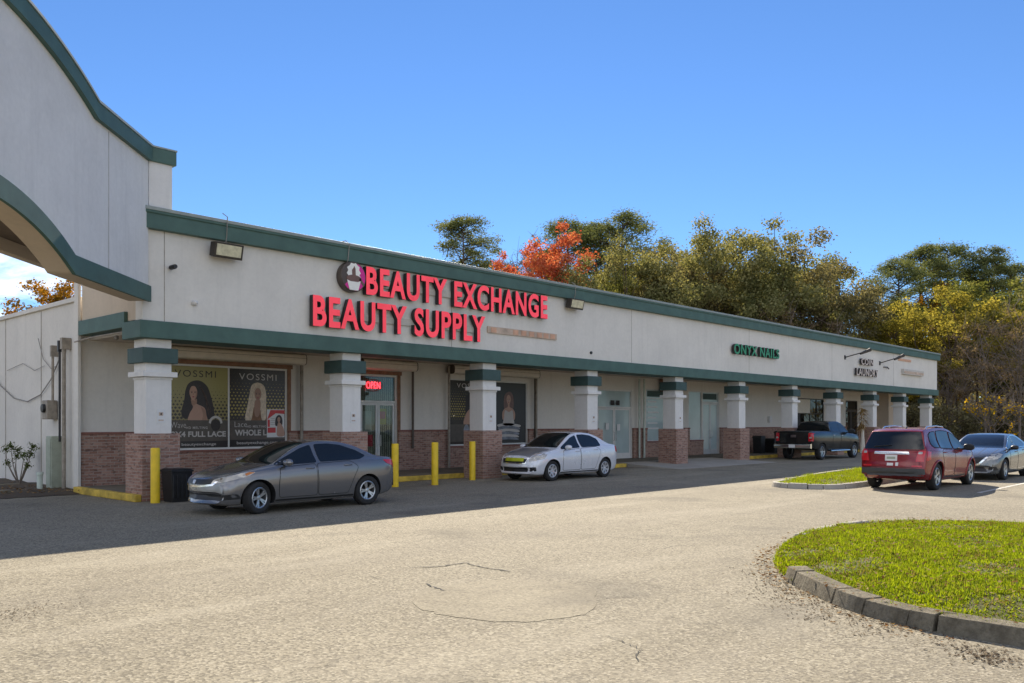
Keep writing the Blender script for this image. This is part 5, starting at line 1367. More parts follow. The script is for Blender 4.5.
kerb_ring(ISL_A, .2, .13, 'island_kerb', M['conc'], 37, 54)
kerb_ring(ISL_B, .22, .14, 'island_kerb', M['conc'], 0, None)

def inside(poly, x, y):
    c = False; n = len(poly); j = n - 1
    for i in range(n):
        xi, yi = poly[i]; xj, yj = poly[j]
        if (yi > y) != (yj > y) and x < (xj - xi) * (y - yi) / (yj - yi) + xi: c = not c
        j = i
    return c
def edge_dist(poly, x, y):
    P = np.array(poly); Q = np.roll(P, -1, 0); d = Q - P; t = np.clip(((np.array([x, y]) - P) * d).sum(1) / (d ** 2).sum(1), 0, 1)
    return float(np.sqrt((((P + d * t[:, None]) - np.array([x, y])) ** 2).sum(1)).min())
def mound(poly, name, h):
    st = .16; xs = [p[0] for p in poly]; ys = [p[1] for p in poly]; b = MB(); idx = {}
    def vid(i, j):
        if (i, j) not in idx:
            x, y = min(xs) + i * st, min(ys) + j * st
            idx[(i, j)] = len(b.v); b.v.append((x, y, .10 + h * sstep(.1, 1.3, edge_dist(poly, x, y)) + rng.uniform(-.012, .012)))
        return idx[(i, j)]
    for i in range(int((max(xs) - min(xs)) / st) + 1):
        for j in range(int((max(ys) - min(ys)) / st) + 1):
            cs = [(i, j), (i + 1, j), (i + 1, j + 1), (i, j + 1)]
            if all(inside(poly, min(xs) + a * st, min(ys) + c * st) and edge_dist(poly, min(xs) + a * st, min(ys) + c * st) > .07 for a, c in cs):
                b.f.append(tuple(vid(*c) for c in cs)); b.m.append(0)
    o = structure(b.build(name, M['turf'], None, smooth=60))
    return BVHTree.FromPolygons([v.co.copy() for v in o.data.vertices], [tuple(p.vertices) for p in o.data.polygons])
M['turf'] = stucco('turf soil', (0.085, 0.080, 0.018), 0.5, False)
M['grass'] = leaf_mat('grass blades', (0.20, 0.165, 0.05), (0.165, 0.25, 0.014), (0.30, 0.36, 0.016), 0.52, 3.0)

def fast_mesh(name, V, F, mats, mi=None):
    """V: (n,3) array; F: (m,k) array"""
    me = bpy.data.meshes.new(name); k = F.shape[1]; m = len(F)
    me.vertices.add(len(V)); me.vertices.foreach_set('co', V.astype(np.float32).ravel())
    me.loops.add(m * k); me.loops.foreach_set('vertex_index', F.astype(np.int32).ravel())
    me.polygons.add(m); me.polygons.foreach_set('loop_start', np.arange(0, m * k, k, dtype=np.int32))
    for q in (mats if isinstance(mats, (list, tuple)) else [mats]): me.materials.append(q)
    if mi is not None: me.polygons.foreach_set('material_index', mi.astype(np.int32))
    me.update(calc_edges=True); me.validate(); return me

def blades(name, poly, bvh, n, hmin, hmax, area=None):
    xs = [p[0] for p in poly]; ys = [p[1] for p in poly]; x0, x1, y0, y1 = area or (min(xs), max(xs), min(ys), max(ys))
    inn = inset(poly, .12); V = []; F = []
    while len(F) < n:
        x, y = rng.uniform(x0, x1), rng.uniform(y0, y1)
        if not inside(inn, x, y): continue
        h = bvh.ray_cast(Vector((x, y, 3)), Vector((0, 0, -1)))
        z = h[0].z if h[0] else .12
        dens = math.sin(x * 2.1 + 1.3 * math.sin(y * 1.7)) * math.sin(y * 2.6 + x * .7)
        if dens < -.45 and rng.random() < .5: continue
        hh = rng.uniform(hmin, hmax) * (1 + .35 * dens) * (1.7 if rng.random() < .05 else 1); a = rng.uniform(0, 6.283); w = rng.uniform(.006, .013); l = rng.uniform(0, .06)
        ca, sa = math.cos(a), math.sin(a); o = len(V)
        V += [(x - ca * w, y - sa * w, z - .01), (x + ca * w, y + sa * w, z - .01), (x - sa * l, y + ca * l, z + hh)]
        F.append((o, o + 1, o + 2))
    return tag(link(name, fast_mesh(name, np.array(V), np.array(F), M['grass'])), kind='stuff')
bA = mound(ISL_A, 'island_turf', .10); bB = mound(ISL_B, 'island_turf', .08)
blades('grass', ISL_A, bA, 170000, .014, .042, (-.8, 8.3, -19.5, -13.4))
blades('grass', ISL_B, bB, 22000, .04, .08)
# shaggy overgrowth where the kerb is buried at the island's tip
def scatter_leaves(name, n, pick, size, mat, flat=True):
    V = []; F = []
    for _ in range(n):
        x, y, z = pick(); a = rng.uniform(0, 6.283); s_ = rng.uniform(.5, 1) * size; ca, sa = math.cos(a) * s_, math.sin(a) * s_
        t1, t2 = rng.uniform(-.3, .3) * s_, rng.uniform(-.3, .3) * s_; o = len(V)
        V += [(x - ca, y - sa, z + t1), (x + sa * .45, y - ca * .45, z - t2), (x + ca, y + sa, z - t1 + s_ * .3), (x - sa * .45, y + ca * .45, z + t2)]
        F.append((o, o + 1, o + 2, o + 3))
    return tag(link(name, fast_mesh(name, np.array(V), np.array(F), mat)), kind='stuff')
M['deadleaf'] = leaf_mat('dead leaves', (0.10, 0.045, 0.02), (0.22, 0.12, 0.05), (0.36, 0.25, 0.13), 0.15, 3)
def pick_kerb():
    q = ISL_A[rng.randrange(0, 26)]; d = abs(rng.gauss(0, .22)); x, y = q[0] - d * .8 + rng.uniform(-.1, .1), q[1] + d * .35 + rng.uniform(-.1, .1)
    return x, y, .012
scatter_leaves('fallen_leaves', 130, pick_kerb, .030, M['deadleaf'])
def pick_tip():
    k = rng.randrange(22, 34); q = ISL_A[k]; d = rng.gauss(.0, .15); return q[0] - abs(d) * .6 + rng.uniform(-.15, .2), q[1] + abs(d) * .5 + rng.uniform(-.1, .1), .02 + rng.random() * .06
scatter_leaves('fallen_leaves', 170, pick_tip, .034, M['deadleaf'])
def pick_lawn():
    while True:
        x, y = rng.uniform(-.5, 8), rng.uniform(-20, -13.7)
        if inside(ISL_A, x, y):
            h = bA.ray_cast(Vector((x, y, 3)), Vector((0, 0, -1))); return x, y, (h[0].z if h[0] else .13) + .035
scatter_leaves('fallen_leaves', 3600, pick_lawn, .030, M['deadleaf'])
def pick_soil(): return rng.uniform(-6.5, 0), 3.2 + abs(rng.gauss(0, 2.5)), .10
scatter_leaves('fallen_leaves', 900, pick_soil, .05, M['deadleaf'])
M['grit'] = leaf_mat('loose dirt', (0.07, 0.05, 0.035), (0.13, 0.10, 0.07), (0.2, 0.16, 0.11), 0.0, 3)
def pick_grit():
    k = rng.randrange(0, 30); q = ISL_A[k]; d = abs(rng.gauss(0, .35)); return q[0] - d * .85, q[1] + d * .4 + rng.uniform(-.1, .1), .008
scatter_leaves('loose_dirt', 800, pick_grit, .018, M['grit'])
M['dirtpatch'] = stucco('dirt on asphalt', (0.155, 0.125, 0.085), 0.5, False)
def grit_at(px, py, spread, n, size=.02):
    c0 = view_pt(px, py)
    scatter_leaves('loose_dirt', n, lambda: (c0[0] + rng.gauss(0, spread), c0[1] + rng.gauss(0, spread), .007), size, M['grit'])
grit_at(975, 652, .16, 260); grit_at(995, 660, .12, 160); grit_at(12, 614, .25, 220, .016); grit_at(800, 592, .28, 300); grit_at(842, 612, .25, 180)
# tufts where grass spills over the buried kerb at the island's tip
def spill(n):
    V = []; F = []
    for _ in range(n):
        k = rng.uniform(20, 36); q = Vector(ISL_A[int(k)]).lerp(Vector(ISL_A[int(k) + 1]), k % 1); o = abs(rng.gauss(0, .03)) - .10; x, y = q.x - o * .8 + rng.uniform(-.02, .24), q.y + o * .6 - rng.uniform(-.02, .18)
        hh = rng.uniform(.015, .06); a = rng.uniform(0, 6.283); w = .009; ca, sa = math.cos(a), math.sin(a); l = rng.uniform(.01, .06); i = len(V)
        V += [(x - ca * w, y - sa * w, 0), (x + ca * w, y + sa * w, 0), (x - sa * l, y + ca * l, hh + .04)]; F.append((i, i + 1, i + 2))
    tag(link('grass', fast_mesh('grass', np.array(V), np.array(F), M['grass'])), kind='stuff')
spill(4200)

# ------------------------------------------------------------------ things round the front
BOL = [(0.10, -0.46, 1.24, 'yellow bollard beside the corner column and black bins'), (6.86, -0.62, 1.22, 'yellow bollard right behind the grey sedan'),
       (8.14, -0.86, 1.24, 'middle one of the yellow bollards in front of the entrance walk'), (10.36, -0.14, 1.22, 'yellow bollard by the third column')]
for i, (x, y, h, lab) in enumerate(BOL):
    b = MB(); b.lathe([(0, 0), (.10, 0), (.10, h - .02), (.088, h), (0, h)], (0, 0, 0), 'z', 20)
    o = b.build('bollard', M['yellow'], None, smooth=40); o.location = (x, y, 0); tag(o, lab, 'bollard', 'yellow bollards along the shopfront')
def bin_(x, y, w, d, h, lab, cat='trash bin'):
    r = tag(empty('trash_bin', (x, y, 0)), lab, cat)
    b = MB(); t = .04
    b.add([(-w/2+t, -d/2+t, 0), (w/2-t, -d/2+t, 0), (w/2-t, d/2-t, 0), (-w/2+t, d/2-t, 0), (-w/2, -d/2, h*.9), (w/2, -d/2, h*.9), (w/2, d/2, h*.9), (-w/2, d/2, h*.9)],
          [(0, 3, 2, 1), (4, 5, 6, 7), (0, 1, 5, 4), (1, 2, 6, 5), (2, 3, 7, 6), (3, 0, 4, 7)])
    for k in range(5):
        xx = -w/2 + w * (k + .5) / 5; b.box(xx - .012, -d/2 - .004, h*.12, xx + .012, -d/2 + .03, h*.82)
    b.build('bin_body', M['black'], r, bevel=.015)
    b = MB(); b.box(-w/2 - .02, -d/2 - .02, h*.9, w/2 + .02, d/2 + .02, h*.96); b.prism(rounded([(-w/2, h*.962), (w/2, h*.962), (w/2*.85, h), (-w/2*.85, h)], .02, 2), 'y', -d/2, d/2); b.build('lid', M['black'], r, bevel=.012)
bin_(.62, -.42, .50, .52, .76, 'black plastic bin standing in front of the corner column')
bin_(1.16, -.22, .32, .36, .58, 'smaller black bin behind the black bin by the corner column')
bin_(34.9, 2.6, .5, .5, 1.1, 'slim black bin on walkway left of the pickup tailgate')
bin_(36.2, 2.5, .95, .8, .95, 'low wide black bin on walkway near the pickup tailgate')
bin_(37.5, 2.4, .75, .8, 1.35, 'tall black bin on walkway behind the pickup tailgate')
b = MB(); b.box(38.5, VF - .16, 1.85, 38.8, VF - .003, 2.2); tag(b.build('meter_box', M['paper'], None, bevel=.01), 'small white box on the wall above the black bins', 'meter box')
# bundle of dried stalks at the far columns
dp = tag(empty('dried_plant', (43.9, .4, 0)), 'dried tan stalk bundle tied up beside the far columns', 'dried plant')
b = MB()
for k in range(9):
    a = k * .7; r0 = .12; b.tube([(r0 * math.cos(a), r0 * math.sin(a), 0), (.06 * math.cos(a), .06 * math.sin(a), 1.2), (.25 * math.cos(a), .25 * math.sin(a), 2.4)], [.03, .025, .01], 6)
b.build('stem', M['shutter'], dp)
V = []; F = []
for k in range(140):
    a = rng.uniform(0, 6.28); z = rng.uniform(1.5, 2.7); L = rng.uniform(.4, .8); dz = rng.uniform(-.6, .1); w = .04; o = len(V)
    V += [(.1 * math.cos(a) - w * math.sin(a), .1 * math.sin(a) + w * math.cos(a), z), (.1 * math.cos(a) + w * math.sin(a), .1 * math.sin(a) - w * math.cos(a), z), (L * math.cos(a), L * math.sin(a), z + dz)]
    F.append((o, o + 1, o + 2))
M['dry'] = leaf_mat('dried leaves', (0.20, 0.12, 0.05), (0.36, 0.24, 0.10), (0.50, 0.36, 0.18), .3, 2)
link('leaves', fast_mesh('leaves', np.array(V), np.array(F), M['dry']), dp)
# cabinet, meter, conduits and cable on the side wall
cab = tag(empty('utility_cabinet', (-.14, 5.15, 0)), 'narrow pale green utility cabinet standing against the side wall', 'cabinet')
b = MB(); b.box(-.12, -.2, 0, .2, .2, 1.45); b.build('cabinet_body', M['cabinet'], cab, bevel=.02)
b = MB(); b.box(-.135, -.16, .15, -.122, .16, 1.38); b.build('door', M['cabinet'], cab, bevel=.006)
mt = tag(empty('electric_meter', (-.06, 5.7, 2.0)), 'small dark electric meter on the side wall above the cabinet', 'meter')
b = MB(); b.box(-.12, -.2, -.1, .14, .2, .42); b.build('meter_body', M['conduit'], mt, bevel=.02)
b = MB(); b.lathe([(0, -.2), (.11, -.19), (.12, -.122)], (0, 0, .2), 'x', 18); b.build('dial', M['black'], mt, smooth=40)
for k, (v, r_, z0, z1, lab) in enumerate(((4.6, .05, 0, 4.05, 'thick grey conduit with a cap running up the side wall near the corner post'), (4.95, .03, 1.3, 4.0, 'thin dark conduit rising from the green cabinet'),
                                   (5.45, .035, 2.4, 3.9, 'conduit above the electric meter on the side wall'))):
    b = MB(); b.tube([(-.02 - r_, v, z0), (-.02 - r_, v, z1)], r_, 10); b.box(-.04 - 2 * r_, v - r_ * 1.5, z1 - .3, .09, v + r_ * 1.5, z1)
    tag(b.build('conduit', M['conduit'] if k != 1 else M['black'], None, smooth=40), lab, 'conduit')
b = MB(); b.tube([(.05, v, z) for v, z in ((12.5, 4.1), (11.6, 3.7), (10.2, 2.95), (9.0, 2.55), (7.8, 2.42), (6.7, 2.6), (5.9, 3.0), (5.3, 3.5))], .015, 6)
b.tube([(.05, v, z) for v, z in ((6.9, 4.2), (6.5, 3.6), (5.9, 3.3), (5.45, 3.35))], .011, 6)
b.tube([(.05, v, z) for v, z in ((9.6, 3.4), (8.2, 3.55), (7.2, 3.3), (6.4, 3.4))], .008, 6)
tag(b.build('sagging_cable', M['wire'], None, smooth=60), 'grey cables sagging across the panelled side wall', 'cable')
b = MB(); b.lathe([(0, 0), (.07, 0), (.07, .42), (.085, .43), (.085, .5), (0, .5)], (0, 0, 0), 'z', 14)
o = b.build('pipe_stub', M['pvc'], None, smooth=40); o.location = (-.62, 4.7, .02); tag(o, 'short pale pipe stub sticking out of the soil bed', 'pipe')
b = MB(); b.tube([(-.03, 3.95, 3.9), (.0, 3.0, 3.95), (.0, 1.0, 3.95)], .02, 6); b.lathe([(0, 0), (.05, -.02), (.05, -.10), (0, -.13)], (.2, 1.9, 3.95), 'z', 12)
tag(b.build('walkway_lamp', M['conduit'], None, smooth=50), 'small lamp and thin pipe under the soffit at the open walkway end', 'lamp')

# ------------------------------------------------------------------ vegetation
def leaf_cloud(clusters, n, size, asp=0.6, shell=0.5, up=0.25):
    """clusters: (x,y,z,rx,rz); n leaves spread by cluster volume"""
    C = np.array(clusters, float); w = C[:, 3] ** 2; w /= w.sum()
    idx = nrng.choice(len(C), n, p=w); c = C[idx]
    d = nrng.normal(size=(n, 3)); d /= np.linalg.norm(d, axis=1)[:, None]
    r = (shell + (1 - shell) * nrng.random(n)) * (1 + .22 * nrng.normal(size=n))
    P = c[:, :3] + d * np.stack([c[:, 3], c[:, 3], c[:, 4]], 1) * r[:, None]
    nrm = d + nrng.normal(size=(n, 3)) * .9 + np.array([0, 0, up]); nrm /= np.linalg.norm(nrm, axis=1)[:, None]
    t = np.cross(nrm, nrng.normal(size=(n, 3))); t /= np.linalg.norm(t, axis=1)[:, None]; s_ = np.cross(nrm, t)
    L = size * (.6 + .7 * nrng.random(n))[:, None]; Wd = L * asp
    V = np.stack([P - t * L / 2, P + s_ * Wd / 2 - t * L * .05, P + t * L / 2, P - s_ * Wd / 2 - t * L * .05], 1).reshape(-1, 3)
    return V, np.arange(n * 4).reshape(n, 4)

def limb(b, p0, p1, r0, r1, bend=.12, n=5):
    p0 = Vector(p0); p1 = Vector(p1); L = (p1 - p0).length; pts = []
    off = Vector((rng.uniform(-1, 1), rng.uniform(-1, 1), rng.uniform(.0, .6))) * L * bend
    for i in range(n + 1):
        t = i / n; pts.append(p0.lerp(p1, t) + off * math.sin(math.pi * t))
    b.tube(pts, [lerp(r0, r1, i / n) for i in range(n + 1)], 7)

def broadleaf(h, rw, nleaf, size, ncl=60, base=.25, rc=.22, shell=.45, trunk_r=.28, twig=0, flat=.5):
    """trunk and crown meshes for one broad tree at real size"""
    cl = []; zc = h * (base + 1) / 2; rz = h * (1 - base) / 2
    while len(cl) < ncl:
        d = Vector((rng.gauss(0, 1), rng.gauss(0, 1), rng.gauss(0, 1))).normalized() * rng.uniform(.35, .92)
        x, y, z = d.x * rw, d.y * rw, d.z * rz
        if z < 0: x *= 1 + .15 * z / rz; y *= 1 + .15 * z / rz
        r = rc * rw * rng.uniform(.6, 1.25)
        cl.append((x, y, zc + z, r, r * .72))
    b = MB(); fork = h * base * rng.uniform(.8, 1.05)
    limb(b, (0, 0, -.2), (rng.uniform(-.3, .3), rng.uniform(-.3, .3), fork), trunk_r, trunk_r * .75, .05)
    top = (rng.uniform(-.6, .6), rng.uniform(-.6, .6), h * .86); limb(b, (0, 0, fork * .96), top, trunk_r * .7, .04, .06, 8)
    for c in rng.sample(cl, min(len(cl), 26)):
        t = rng.uniform(.0, .6); s0 = Vector((0, 0, fork)).lerp(Vector(top), t); limb(b, s0, c[:3], trunk_r * .34 * (1 - t * .6), .02, .14)
    for _ in range(twig):
        c = rng.choice(cl); q = Vector(c[:3]); e = q + Vector((rng.gauss(0, 1), rng.gauss(0, 1), rng.gauss(.6, .8))) * c[3]; limb(b, q, e, .025, .006, .1, 3)
    V, F = leaf_cloud(cl, nleaf, size, .6, shell)
    return b, V, F
def pine(h, rw, nleaf, size, start=.55, trunk_r=.22, ncl=30):
    b = MB(); cl = []
    lean = (rng.uniform(-.6, .6), rng.uniform(-.6, .6))
    limb(b, (0, 0, -.2), (lean[0], lean[1], h * .97), trunk_r, .04, .015, 10)
    for i in range(ncl):
        t = start + (1 - start) * (i + rng.random()) / ncl; z = h * t
        k = (1 - ((t - start) / (1 - start)) ** 2.2) * .8 + .25
        a = rng.uniform(0, 6.28); d = rw * k * rng.uniform(.35, 1.05); q = (lean[0] * t + d * math.cos(a), lean[1] * t + d * math.sin(a), z + d * .25)
        limb(b, (lean[0] * t, lean[1] * t, z - d * .15), q, .06, .015, .08, 4)
        r = rw * rng.uniform(.14, .27); cl.append((*q, r, r * .8))
        if rng.random() < .7: cl.append((q[0] * .6, q[1] * .6, q[2] + .3, r * .85, r * .7))
    V, F = leaf_cloud(cl, nleaf, size, .28, .3, .5)
    return b, V, F

SPEC = {}
def species(key, make, leaf, bark):
    rng.seed('tree ' + key)
    b, V, F = make(); t = b.build('trunk', bark, None, smooth=60); tm = t.data; bpy.data.objects.remove(t)
    SPEC[key] = (tm, fast_mesh('crown', V, F, leaf))
def plant_tree(key, px, Y, label, sc=1.0, name='tree', cat='tree', group='trees behind the building', sx=1.0, z=0.0, rot=None):
    p = spot(px, Y); r = tag(empty(name, (p.x, p.y, z), rng.uniform(0, 6.28) if rot is None else rot), label, cat, group)
    r.scale = (sc * sx, sc * sx, sc); tm, cm = SPEC[key]; link('trunk', tm, r); link('crown', cm, r); return r

LM = dict(
    olive=leaf_mat('olive leaves', (0.100, 0.108, 0.042), (0.178, 0.182, 0.072), (0.32, 0.30, 0.14), .42, .35),
    olive2=leaf_mat('brownish olive leaves', (0.105, 0.096, 0.050), (0.172, 0.156, 0.082), (0.28, 0.25, 0.14), .40, .3),
    green=leaf_mat('mid green leaves', (0.086, 0.099, 0.029), (0.152, 0.172, 0.048), (0.264, 0.264, 0.086), .42, .5),
    pine=leaf_mat('pine needles', (0.075, 0.098, 0.043), (0.135, 0.163, 0.069), (0.237, 0.250, 0.106), .38, .6),
    red=leaf_mat('orange red leaves', (0.36, 0.075, 0.042), (0.52, 0.125, 0.07), (0.60, 0.23, 0.11), .42, .6),
    yellow=leaf_mat('yellow green leaves', (0.14, 0.13, 0.028), (0.25, 0.225, 0.045), (0.38, 0.325, 0.075), .50, .5),
    brown=leaf_mat('brown dry leaves', (0.138, 0.098, 0.063), (0.218, 0.161, 0.103), (0.322, 0.241, 0.149), .3, .5),
    grey=leaf_mat('bare grey twigs', (0.161, 0.127, 0.138), (0.230, 0.184, 0.196), (0.299, 0.241, 0.230), .1, .5),
    gold=leaf_mat('golden leaves', (0.42, 0.25, 0.01), (0.58, 0.36, 0.015), (0.66, 0.45, 0.03), .45, 1.5))
species('oak', lambda: broadleaf(18, 7.5, 34000, .225, 90, .22, .17, .4), LM['olive'], M['bark'])
species('oak_b', lambda: broadleaf(17, 6.5, 27000, .225, 80, .2, .18, .4), LM['olive2'], M['bark'])
species('oak_c', lambda: broadleaf(15, 6, 24000, .21, 76, .2, .17, .4), LM['green'], M['bark'])
species('pine', lambda: pine(25, 3.8, 15000, .28, .60, .22, 60), LM['pine'], M['bark'])
species('pine_b', lambda: pine(24, 4.4, 17000, .28, .56, .24, 70), LM['pine'], M['bark'])
species('red', lambda: broadleaf(16, 4.0, 20000, .19, 100, .3, .20, .3, .16), LM['red'], M['bark_grey'])
species('yellow', lambda: broadleaf(13, 6.5, 20000, .21, 80, .3, .15, .3, .16), LM['yellow'], M['bark'])
species('bare', lambda: broadleaf(14, 5, 5200, .15, 70, .2, .20, .1, .14, 340), LM['brown'], M['bark_grey'])
species('grey', lambda: broadleaf(20, 4, 3600, .16, 50, .4, .2, .1, .14, 260), LM['grey'], M['bark_grey'])
species('autumn', lambda: broadleaf(12, 4.5, 14000, .19, 60, .2, .18, .4, .16), leaf_mat('mixed autumn leaves', (0.10, 0.075, 0.012), (0.24, 0.135, 0.02), (0.42, 0.20, 0.03), .45, .4), M['bark'])
species('autumn_full', lambda: broadleaf(11.6, 2.6, 9000, .17, 60, .4, .26, .3, .14), SPEC['autumn'][1].materials[0], M['bark'])
species('bush', lambda: broadleaf(3.2, 2.4, 3000, .17, 26, .02, .3, .3, .06), LM['olive2'], M['bark'])
species('bush_gold', lambda: broadleaf(5.0, 2.6, 260, .22, 34, .1, .2, .2, .06, 160), LM['gold'], M['bark_grey'])

T = plant_tree
T('pine', 466, 95, 'lone tall pine rising above the roof left of the red tree', .97, sx=1.5)
T('oak_c', 497, 92, 'small green tree crown just right of the lone pine', 1.10, sx=.6)
T('grey', 527, 104, 'bare purplish grey tree behind the red tree', 1.30)
T('red', 548, 82, 'orange red autumn tree above the roof line', 1.36, sx=1.05)
T('red', 513, 84, 'smaller orange tinted tree left of the bright red tree', 1.20, sx=.75)
T('pine_b', 561, 108, 'tall pine directly behind the orange red tree', 1.13, sx=1.35)
T('pine', 598, 110, 'tall pine right of the orange red tree', 1.08, sx=1.35)
T('pine_b', 626, 106, 'broad tall pine at the left end of the oak mass', 1.13, sx=1.5)
T('oak_c', 588, 84, 'green broadleaf tree right of the orange red tree', 1.25, sx=.9)
T('oak', 622, 80, 'sunlit olive oak near the left end of the oak mass', 1.08, sx=.9)
T('oak_b', 668, 84, 'brownish olive oak second in the oak mass', 1.24)
T('oak', 712, 82, 'large olive oak third in the oak mass', 1.20)
T('oak', 758, 84, 'tallest round olive oak in the middle of the oak mass', 1.22, sx=1.0)
T('oak_b', 800, 86, 'brownish oak right of the tallest oak', 1.27)
T('oak_b', 836, 92, 'shorter brown olive oak at the right end of the oak mass', 1.13)
T('bare', 775, 78, 'brown half bare tree in front of the tallest oak', .92)
T('bare', 825, 80, 'brown half bare tree at right end of the oak mass', .85)
T('pine_b', 892, 98, 'tall pine just right of the gap of sky', .84, sx=1.55)
T('pine', 925, 104, 'tall pine second in the right hand pine group', .92, sx=1.5)
T('pine_b', 955, 108, 'tall spreading pine in the middle of the right hand pine group', 1.0, sx=1.5)
T('pine', 985, 106, 'tall pine near the right edge with a flat crown', .92, sx=1.55)
T('pine_b', 1016, 108, 'tall pine cut by the right edge of the picture', .90, sx=1.8)
T('autumn', 946, 100, 'rusty orange tree top among the right hand pines', 1.65, sx=.6)
T('yellow', 900, 84, 'yellow green tree above the far end of the building', .98)
T('yellow', 948, 80, 'bright yellow tree right of the building end', 1.14, sx=1.1)
T('oak_c', 1000, 84, 'green tree behind the brown bushes at the right edge', 1.18)
T('oak', 1045, 80, 'olive tree at the right edge of the picture', .9)
T('bare', 985, 74, 'brown bare tree right of the building end', .80)
T('bare', 950, 76, 'thin brown bare tree close to the building end', .62)
T('bare', 1020, 72, 'brown bare tree above the dark slate sedan', .90)
T('oak_b', 905, 92, 'dark brown olive tree seen between the last columns', .8)
T('bush_gold', 992, 66, 'thin golden leaved shrub behind the dark slate sedan', 1.0, 'shrub', 'shrub', None)
T('bush_gold', 1024, 64, 'golden leaved shrub at the right edge of the picture', .95, 'shrub', 'shrub', None)
for k, (px, Y, lab) in enumerate(((905, 76, 'low olive bush between the last two columns'), (935, 74, 'low olive bush just right of the last column'), (965, 78, 'low olive bush behind the red SUV'), (1003, 80, 'low olive bush behind the dark sedan roof'), (1035, 76, 'low olive bush at the right picture edge'), (885, 78, 'low olive bush left of the tenth column'))):
    T('bush', px, Y, lab, rng.uniform(.9, 1.3), 'bush', 'bush', 'low bushes beyond the lot')
T('autumn_full', 54, 62, 'small orange and green tree above the side wall', 1.12, sx=1.25, rot=0.5)
T('grey', 14, 75, 'faint bare topped tree low above the side wall', .62, sx=.8)
T('oak_b', 645, 96, 'tall oak at the back between the first two oaks of the mass', 1.30)
T('oak', 690, 98, 'tall oak at the back between the second and third oaks', 1.30)
T('oak', 733, 100, 'tall oak at the back left of the tallest oak', 1.36)
T('oak_c', 786, 100, 'green oak at the back right of the tallest oak', 1.55)
T('oak_c', 870, 100, 'dark green tree in the gap left of the right hand pines', .95)
T('oak_c', 912, 96, 'green broadleaf tree below the right hand pines', 1.12)
T('oak_c', 965, 100, 'green broadleaf tree behind the bright yellow tree', 1.22)
T('yellow', 1015, 88, 'yellow green tree low at the right edge of the picture', .95)
T('oak_c', 575, 98, 'green tree at the back between the orange red tree and the tall pine', 1.36)
# far-off woods closing the view
cl = []
for k in range(260):
    px = rng.uniform(420, 1500); Y = rng.uniform(112, 150); p = spot(px, Y); r = rng.uniform(2, 3.6); cl.append((p.x, p.y, rng.uniform(.5, 9), r, r * .9))
for k in range(240):
    px = rng.uniform(840, 1300); Y = rng.uniform(98, 116); p = spot(px, Y); r = rng.uniform(1.4, 2.4); cl.append((p.x, p.y, rng.uniform(.8, 7.5), r, r * .9))
V, F = leaf_cloud(cl, 95000, .42, .6, .4)
cl2 = []
for k in range(420):
    a = rng.uniform(-1.25, 2.85); D = rng.uniform(135, 175); p = (CAM.x + D * math.cos(HEAD + .62 + a), CAM.y + D * math.sin(HEAD + .62 + a)); r = rng.uniform(3, 5.5); cl2.append((*p, rng.uniform(.5, 8), r, r * .8))
V2, F2 = leaf_cloud(cl2, 60000, .9, .6, .4)
tag(link('distant_woods', fast_mesh('distant_woods', V2, F2, LM['green'])), kind='stuff')
tag(link('distant_woods', fast_mesh('distant_woods', V, F, LM['olive2'])), kind='stuff')
# slender trunks in the shade beyond the lot
tr = MB(); limb(tr, (0, 0, -.2), (.3, .2, 12), .16, .05, .03, 8)
for k in range(7): limb(tr, (.1, .1, 5 + k), (rng.uniform(-2, 2), rng.uniform(-2, 2), 7.5 + k), .05, .01, .1, 4)
tq = tr.build('trunk', M['bark'], None, smooth=60); tm = tq.data; bpy.data.objects.remove(tq)
V, F = leaf_cloud([(rng.uniform(-2, 2), rng.uniform(-2, 2), rng.uniform(8, 12), .9, .7) for _ in range(16)], 2200, .28, .6, .3)
SPEC['slender'] = (tm, fast_mesh('crown', V, F, LM['brown']))
for px, Y, lab in ((915, 88, 'slender tree trunk between the last columns and the SUV'), (943, 84, 'slender dark tree trunk just right of the building end'), (958, 90, 'slender trunk above the red SUV bonnet'), (975, 86, 'slender trunk left of the golden shrub'), (990, 92, 'slender trunk behind the golden shrub'), (1008, 88, 'slender trunk above the dark sedan roof'), (1022, 86, 'slender trunk at the right picture edge')):
    T('slender', px, Y, lab, rng.uniform(.9, 1.1))
# young shrub against the side wall
b = MB(); cl = []
for k in range(9):
    a = rng.uniform(0, 6.28); q = (rng.uniform(.15, .5) * math.cos(a), rng.uniform(.15, .5) * math.sin(a), rng.uniform(.45, 1.15)); limb(b, (0, 0, 0), q, .018, .006, .08, 4); cl.append((*q, .16, .14))
sh = tag(empty('shrub', (-.42, 6.95, .06)), 'small young leafy shrub growing in the soil by the side wall', 'shrub'); b.build('stem', M['bark_grey'], sh)
V, F = leaf_cloud(cl, 1100, .06, .5, .1); link('foliage', fast_mesh('foliage', V, F, leaf_mat('shrub leaves', (.05, .07, .02), (.09, .12, .04), (.14, .17, .07), .3, 3)), sh)

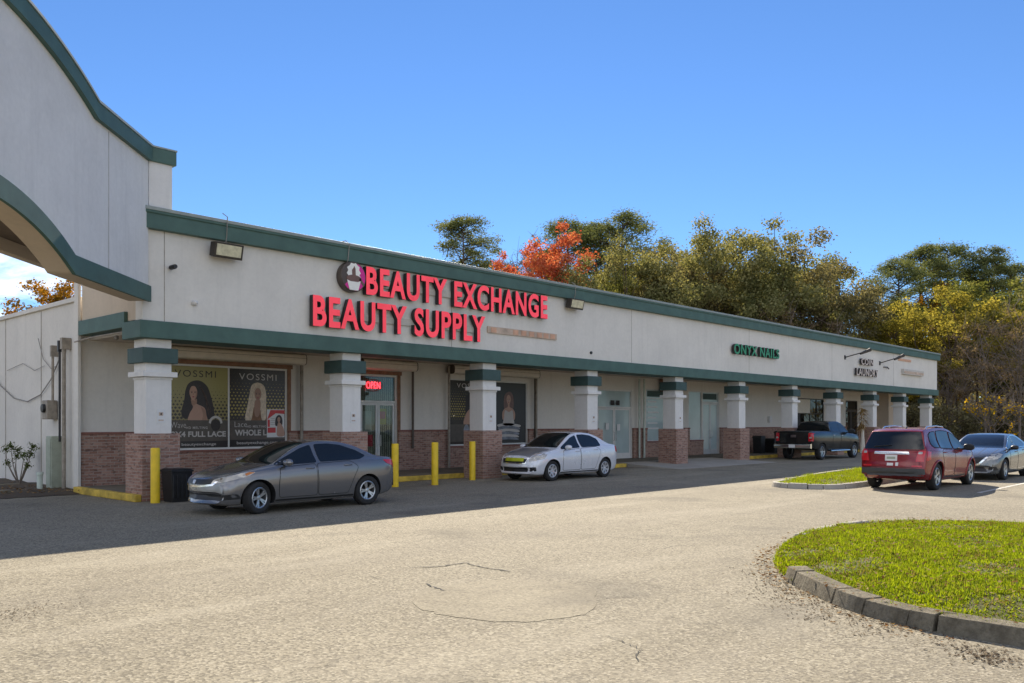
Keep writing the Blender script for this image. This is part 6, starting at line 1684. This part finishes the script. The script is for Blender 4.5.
# ------------------------------------------------------------------ light and sky
EL, AZ = 35.0, 43.6
sun = bpy.data.lights.new('sun', 'SUN'); sun.energy = SUN_E; sun.angle = R(0.5); sun.color = (1.0, 0.90, 0.74)
so = bpy.data.objects.new('sun', sun); COL.objects.link(so)
d = Vector((math.cos(R(EL)) * math.cos(R(AZ)), math.cos(R(EL)) * math.sin(R(AZ)), math.sin(R(EL))))
so.rotation_euler = d.to_track_quat('Z', 'Y').to_euler(); so.location = (0, 0, 40)
W = bpy.data.worlds.new('World'); S.world = W; W.use_nodes = True
nt = W.node_tree; bg = nt.nodes['Background']
sk = nt.nodes.new('ShaderNodeTexSky'); sk.sky_type = 'NISHITA'; sk.sun_disc = False
sk.sun_elevation = R(EL); sk.sun_rotation = R(90 - AZ); sk.air_density = AIR; sk.dust_density = SKY_DUST; sk.ozone_density = SKY_OZ; sk.altitude = 0
# clouds low on the left; unseen clouds behind the camera added as fill light
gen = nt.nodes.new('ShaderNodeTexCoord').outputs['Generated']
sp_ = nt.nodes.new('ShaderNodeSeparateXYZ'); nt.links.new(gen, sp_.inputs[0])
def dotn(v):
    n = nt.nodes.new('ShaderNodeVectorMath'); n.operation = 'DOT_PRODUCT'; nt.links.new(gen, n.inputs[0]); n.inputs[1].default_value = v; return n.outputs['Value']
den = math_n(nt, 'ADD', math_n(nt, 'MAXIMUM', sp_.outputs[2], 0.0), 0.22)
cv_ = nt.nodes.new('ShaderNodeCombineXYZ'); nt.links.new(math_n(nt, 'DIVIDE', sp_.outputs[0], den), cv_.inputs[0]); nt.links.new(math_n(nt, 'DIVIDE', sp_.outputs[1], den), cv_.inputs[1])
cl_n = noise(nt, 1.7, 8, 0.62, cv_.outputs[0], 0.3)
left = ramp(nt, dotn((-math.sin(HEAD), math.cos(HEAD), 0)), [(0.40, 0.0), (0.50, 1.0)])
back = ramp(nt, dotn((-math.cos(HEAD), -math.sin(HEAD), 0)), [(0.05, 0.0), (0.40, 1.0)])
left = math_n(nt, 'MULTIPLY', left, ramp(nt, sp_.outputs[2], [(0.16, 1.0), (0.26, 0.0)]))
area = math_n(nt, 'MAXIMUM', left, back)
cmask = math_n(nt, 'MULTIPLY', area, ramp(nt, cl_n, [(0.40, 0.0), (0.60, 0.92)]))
skc = mixc(nt, cmask, mixc(nt, 1.0, sk.outputs[0], (0.78, 0.985, 1.22), 'MULTIPLY'), (CLOUD_FILL, CLOUD_FILL, CLOUD_FILL * 1.02))
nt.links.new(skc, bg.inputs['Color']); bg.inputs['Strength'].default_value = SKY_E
S.view_settings.view_transform = 'Standard'; S.view_settings.look = 'None'; S.view_settings.gamma = 1; S.view_settings.use_curve_mapping = False
S.view_settings.exposure = EXPO
S.render.engine = 'CYCLES'; S.cycles.use_denoising = True; S.cycles.max_bounces = 8; S.cycles.transparent_max_bounces = 12
S.cycles.sample_clamp_indirect = 8
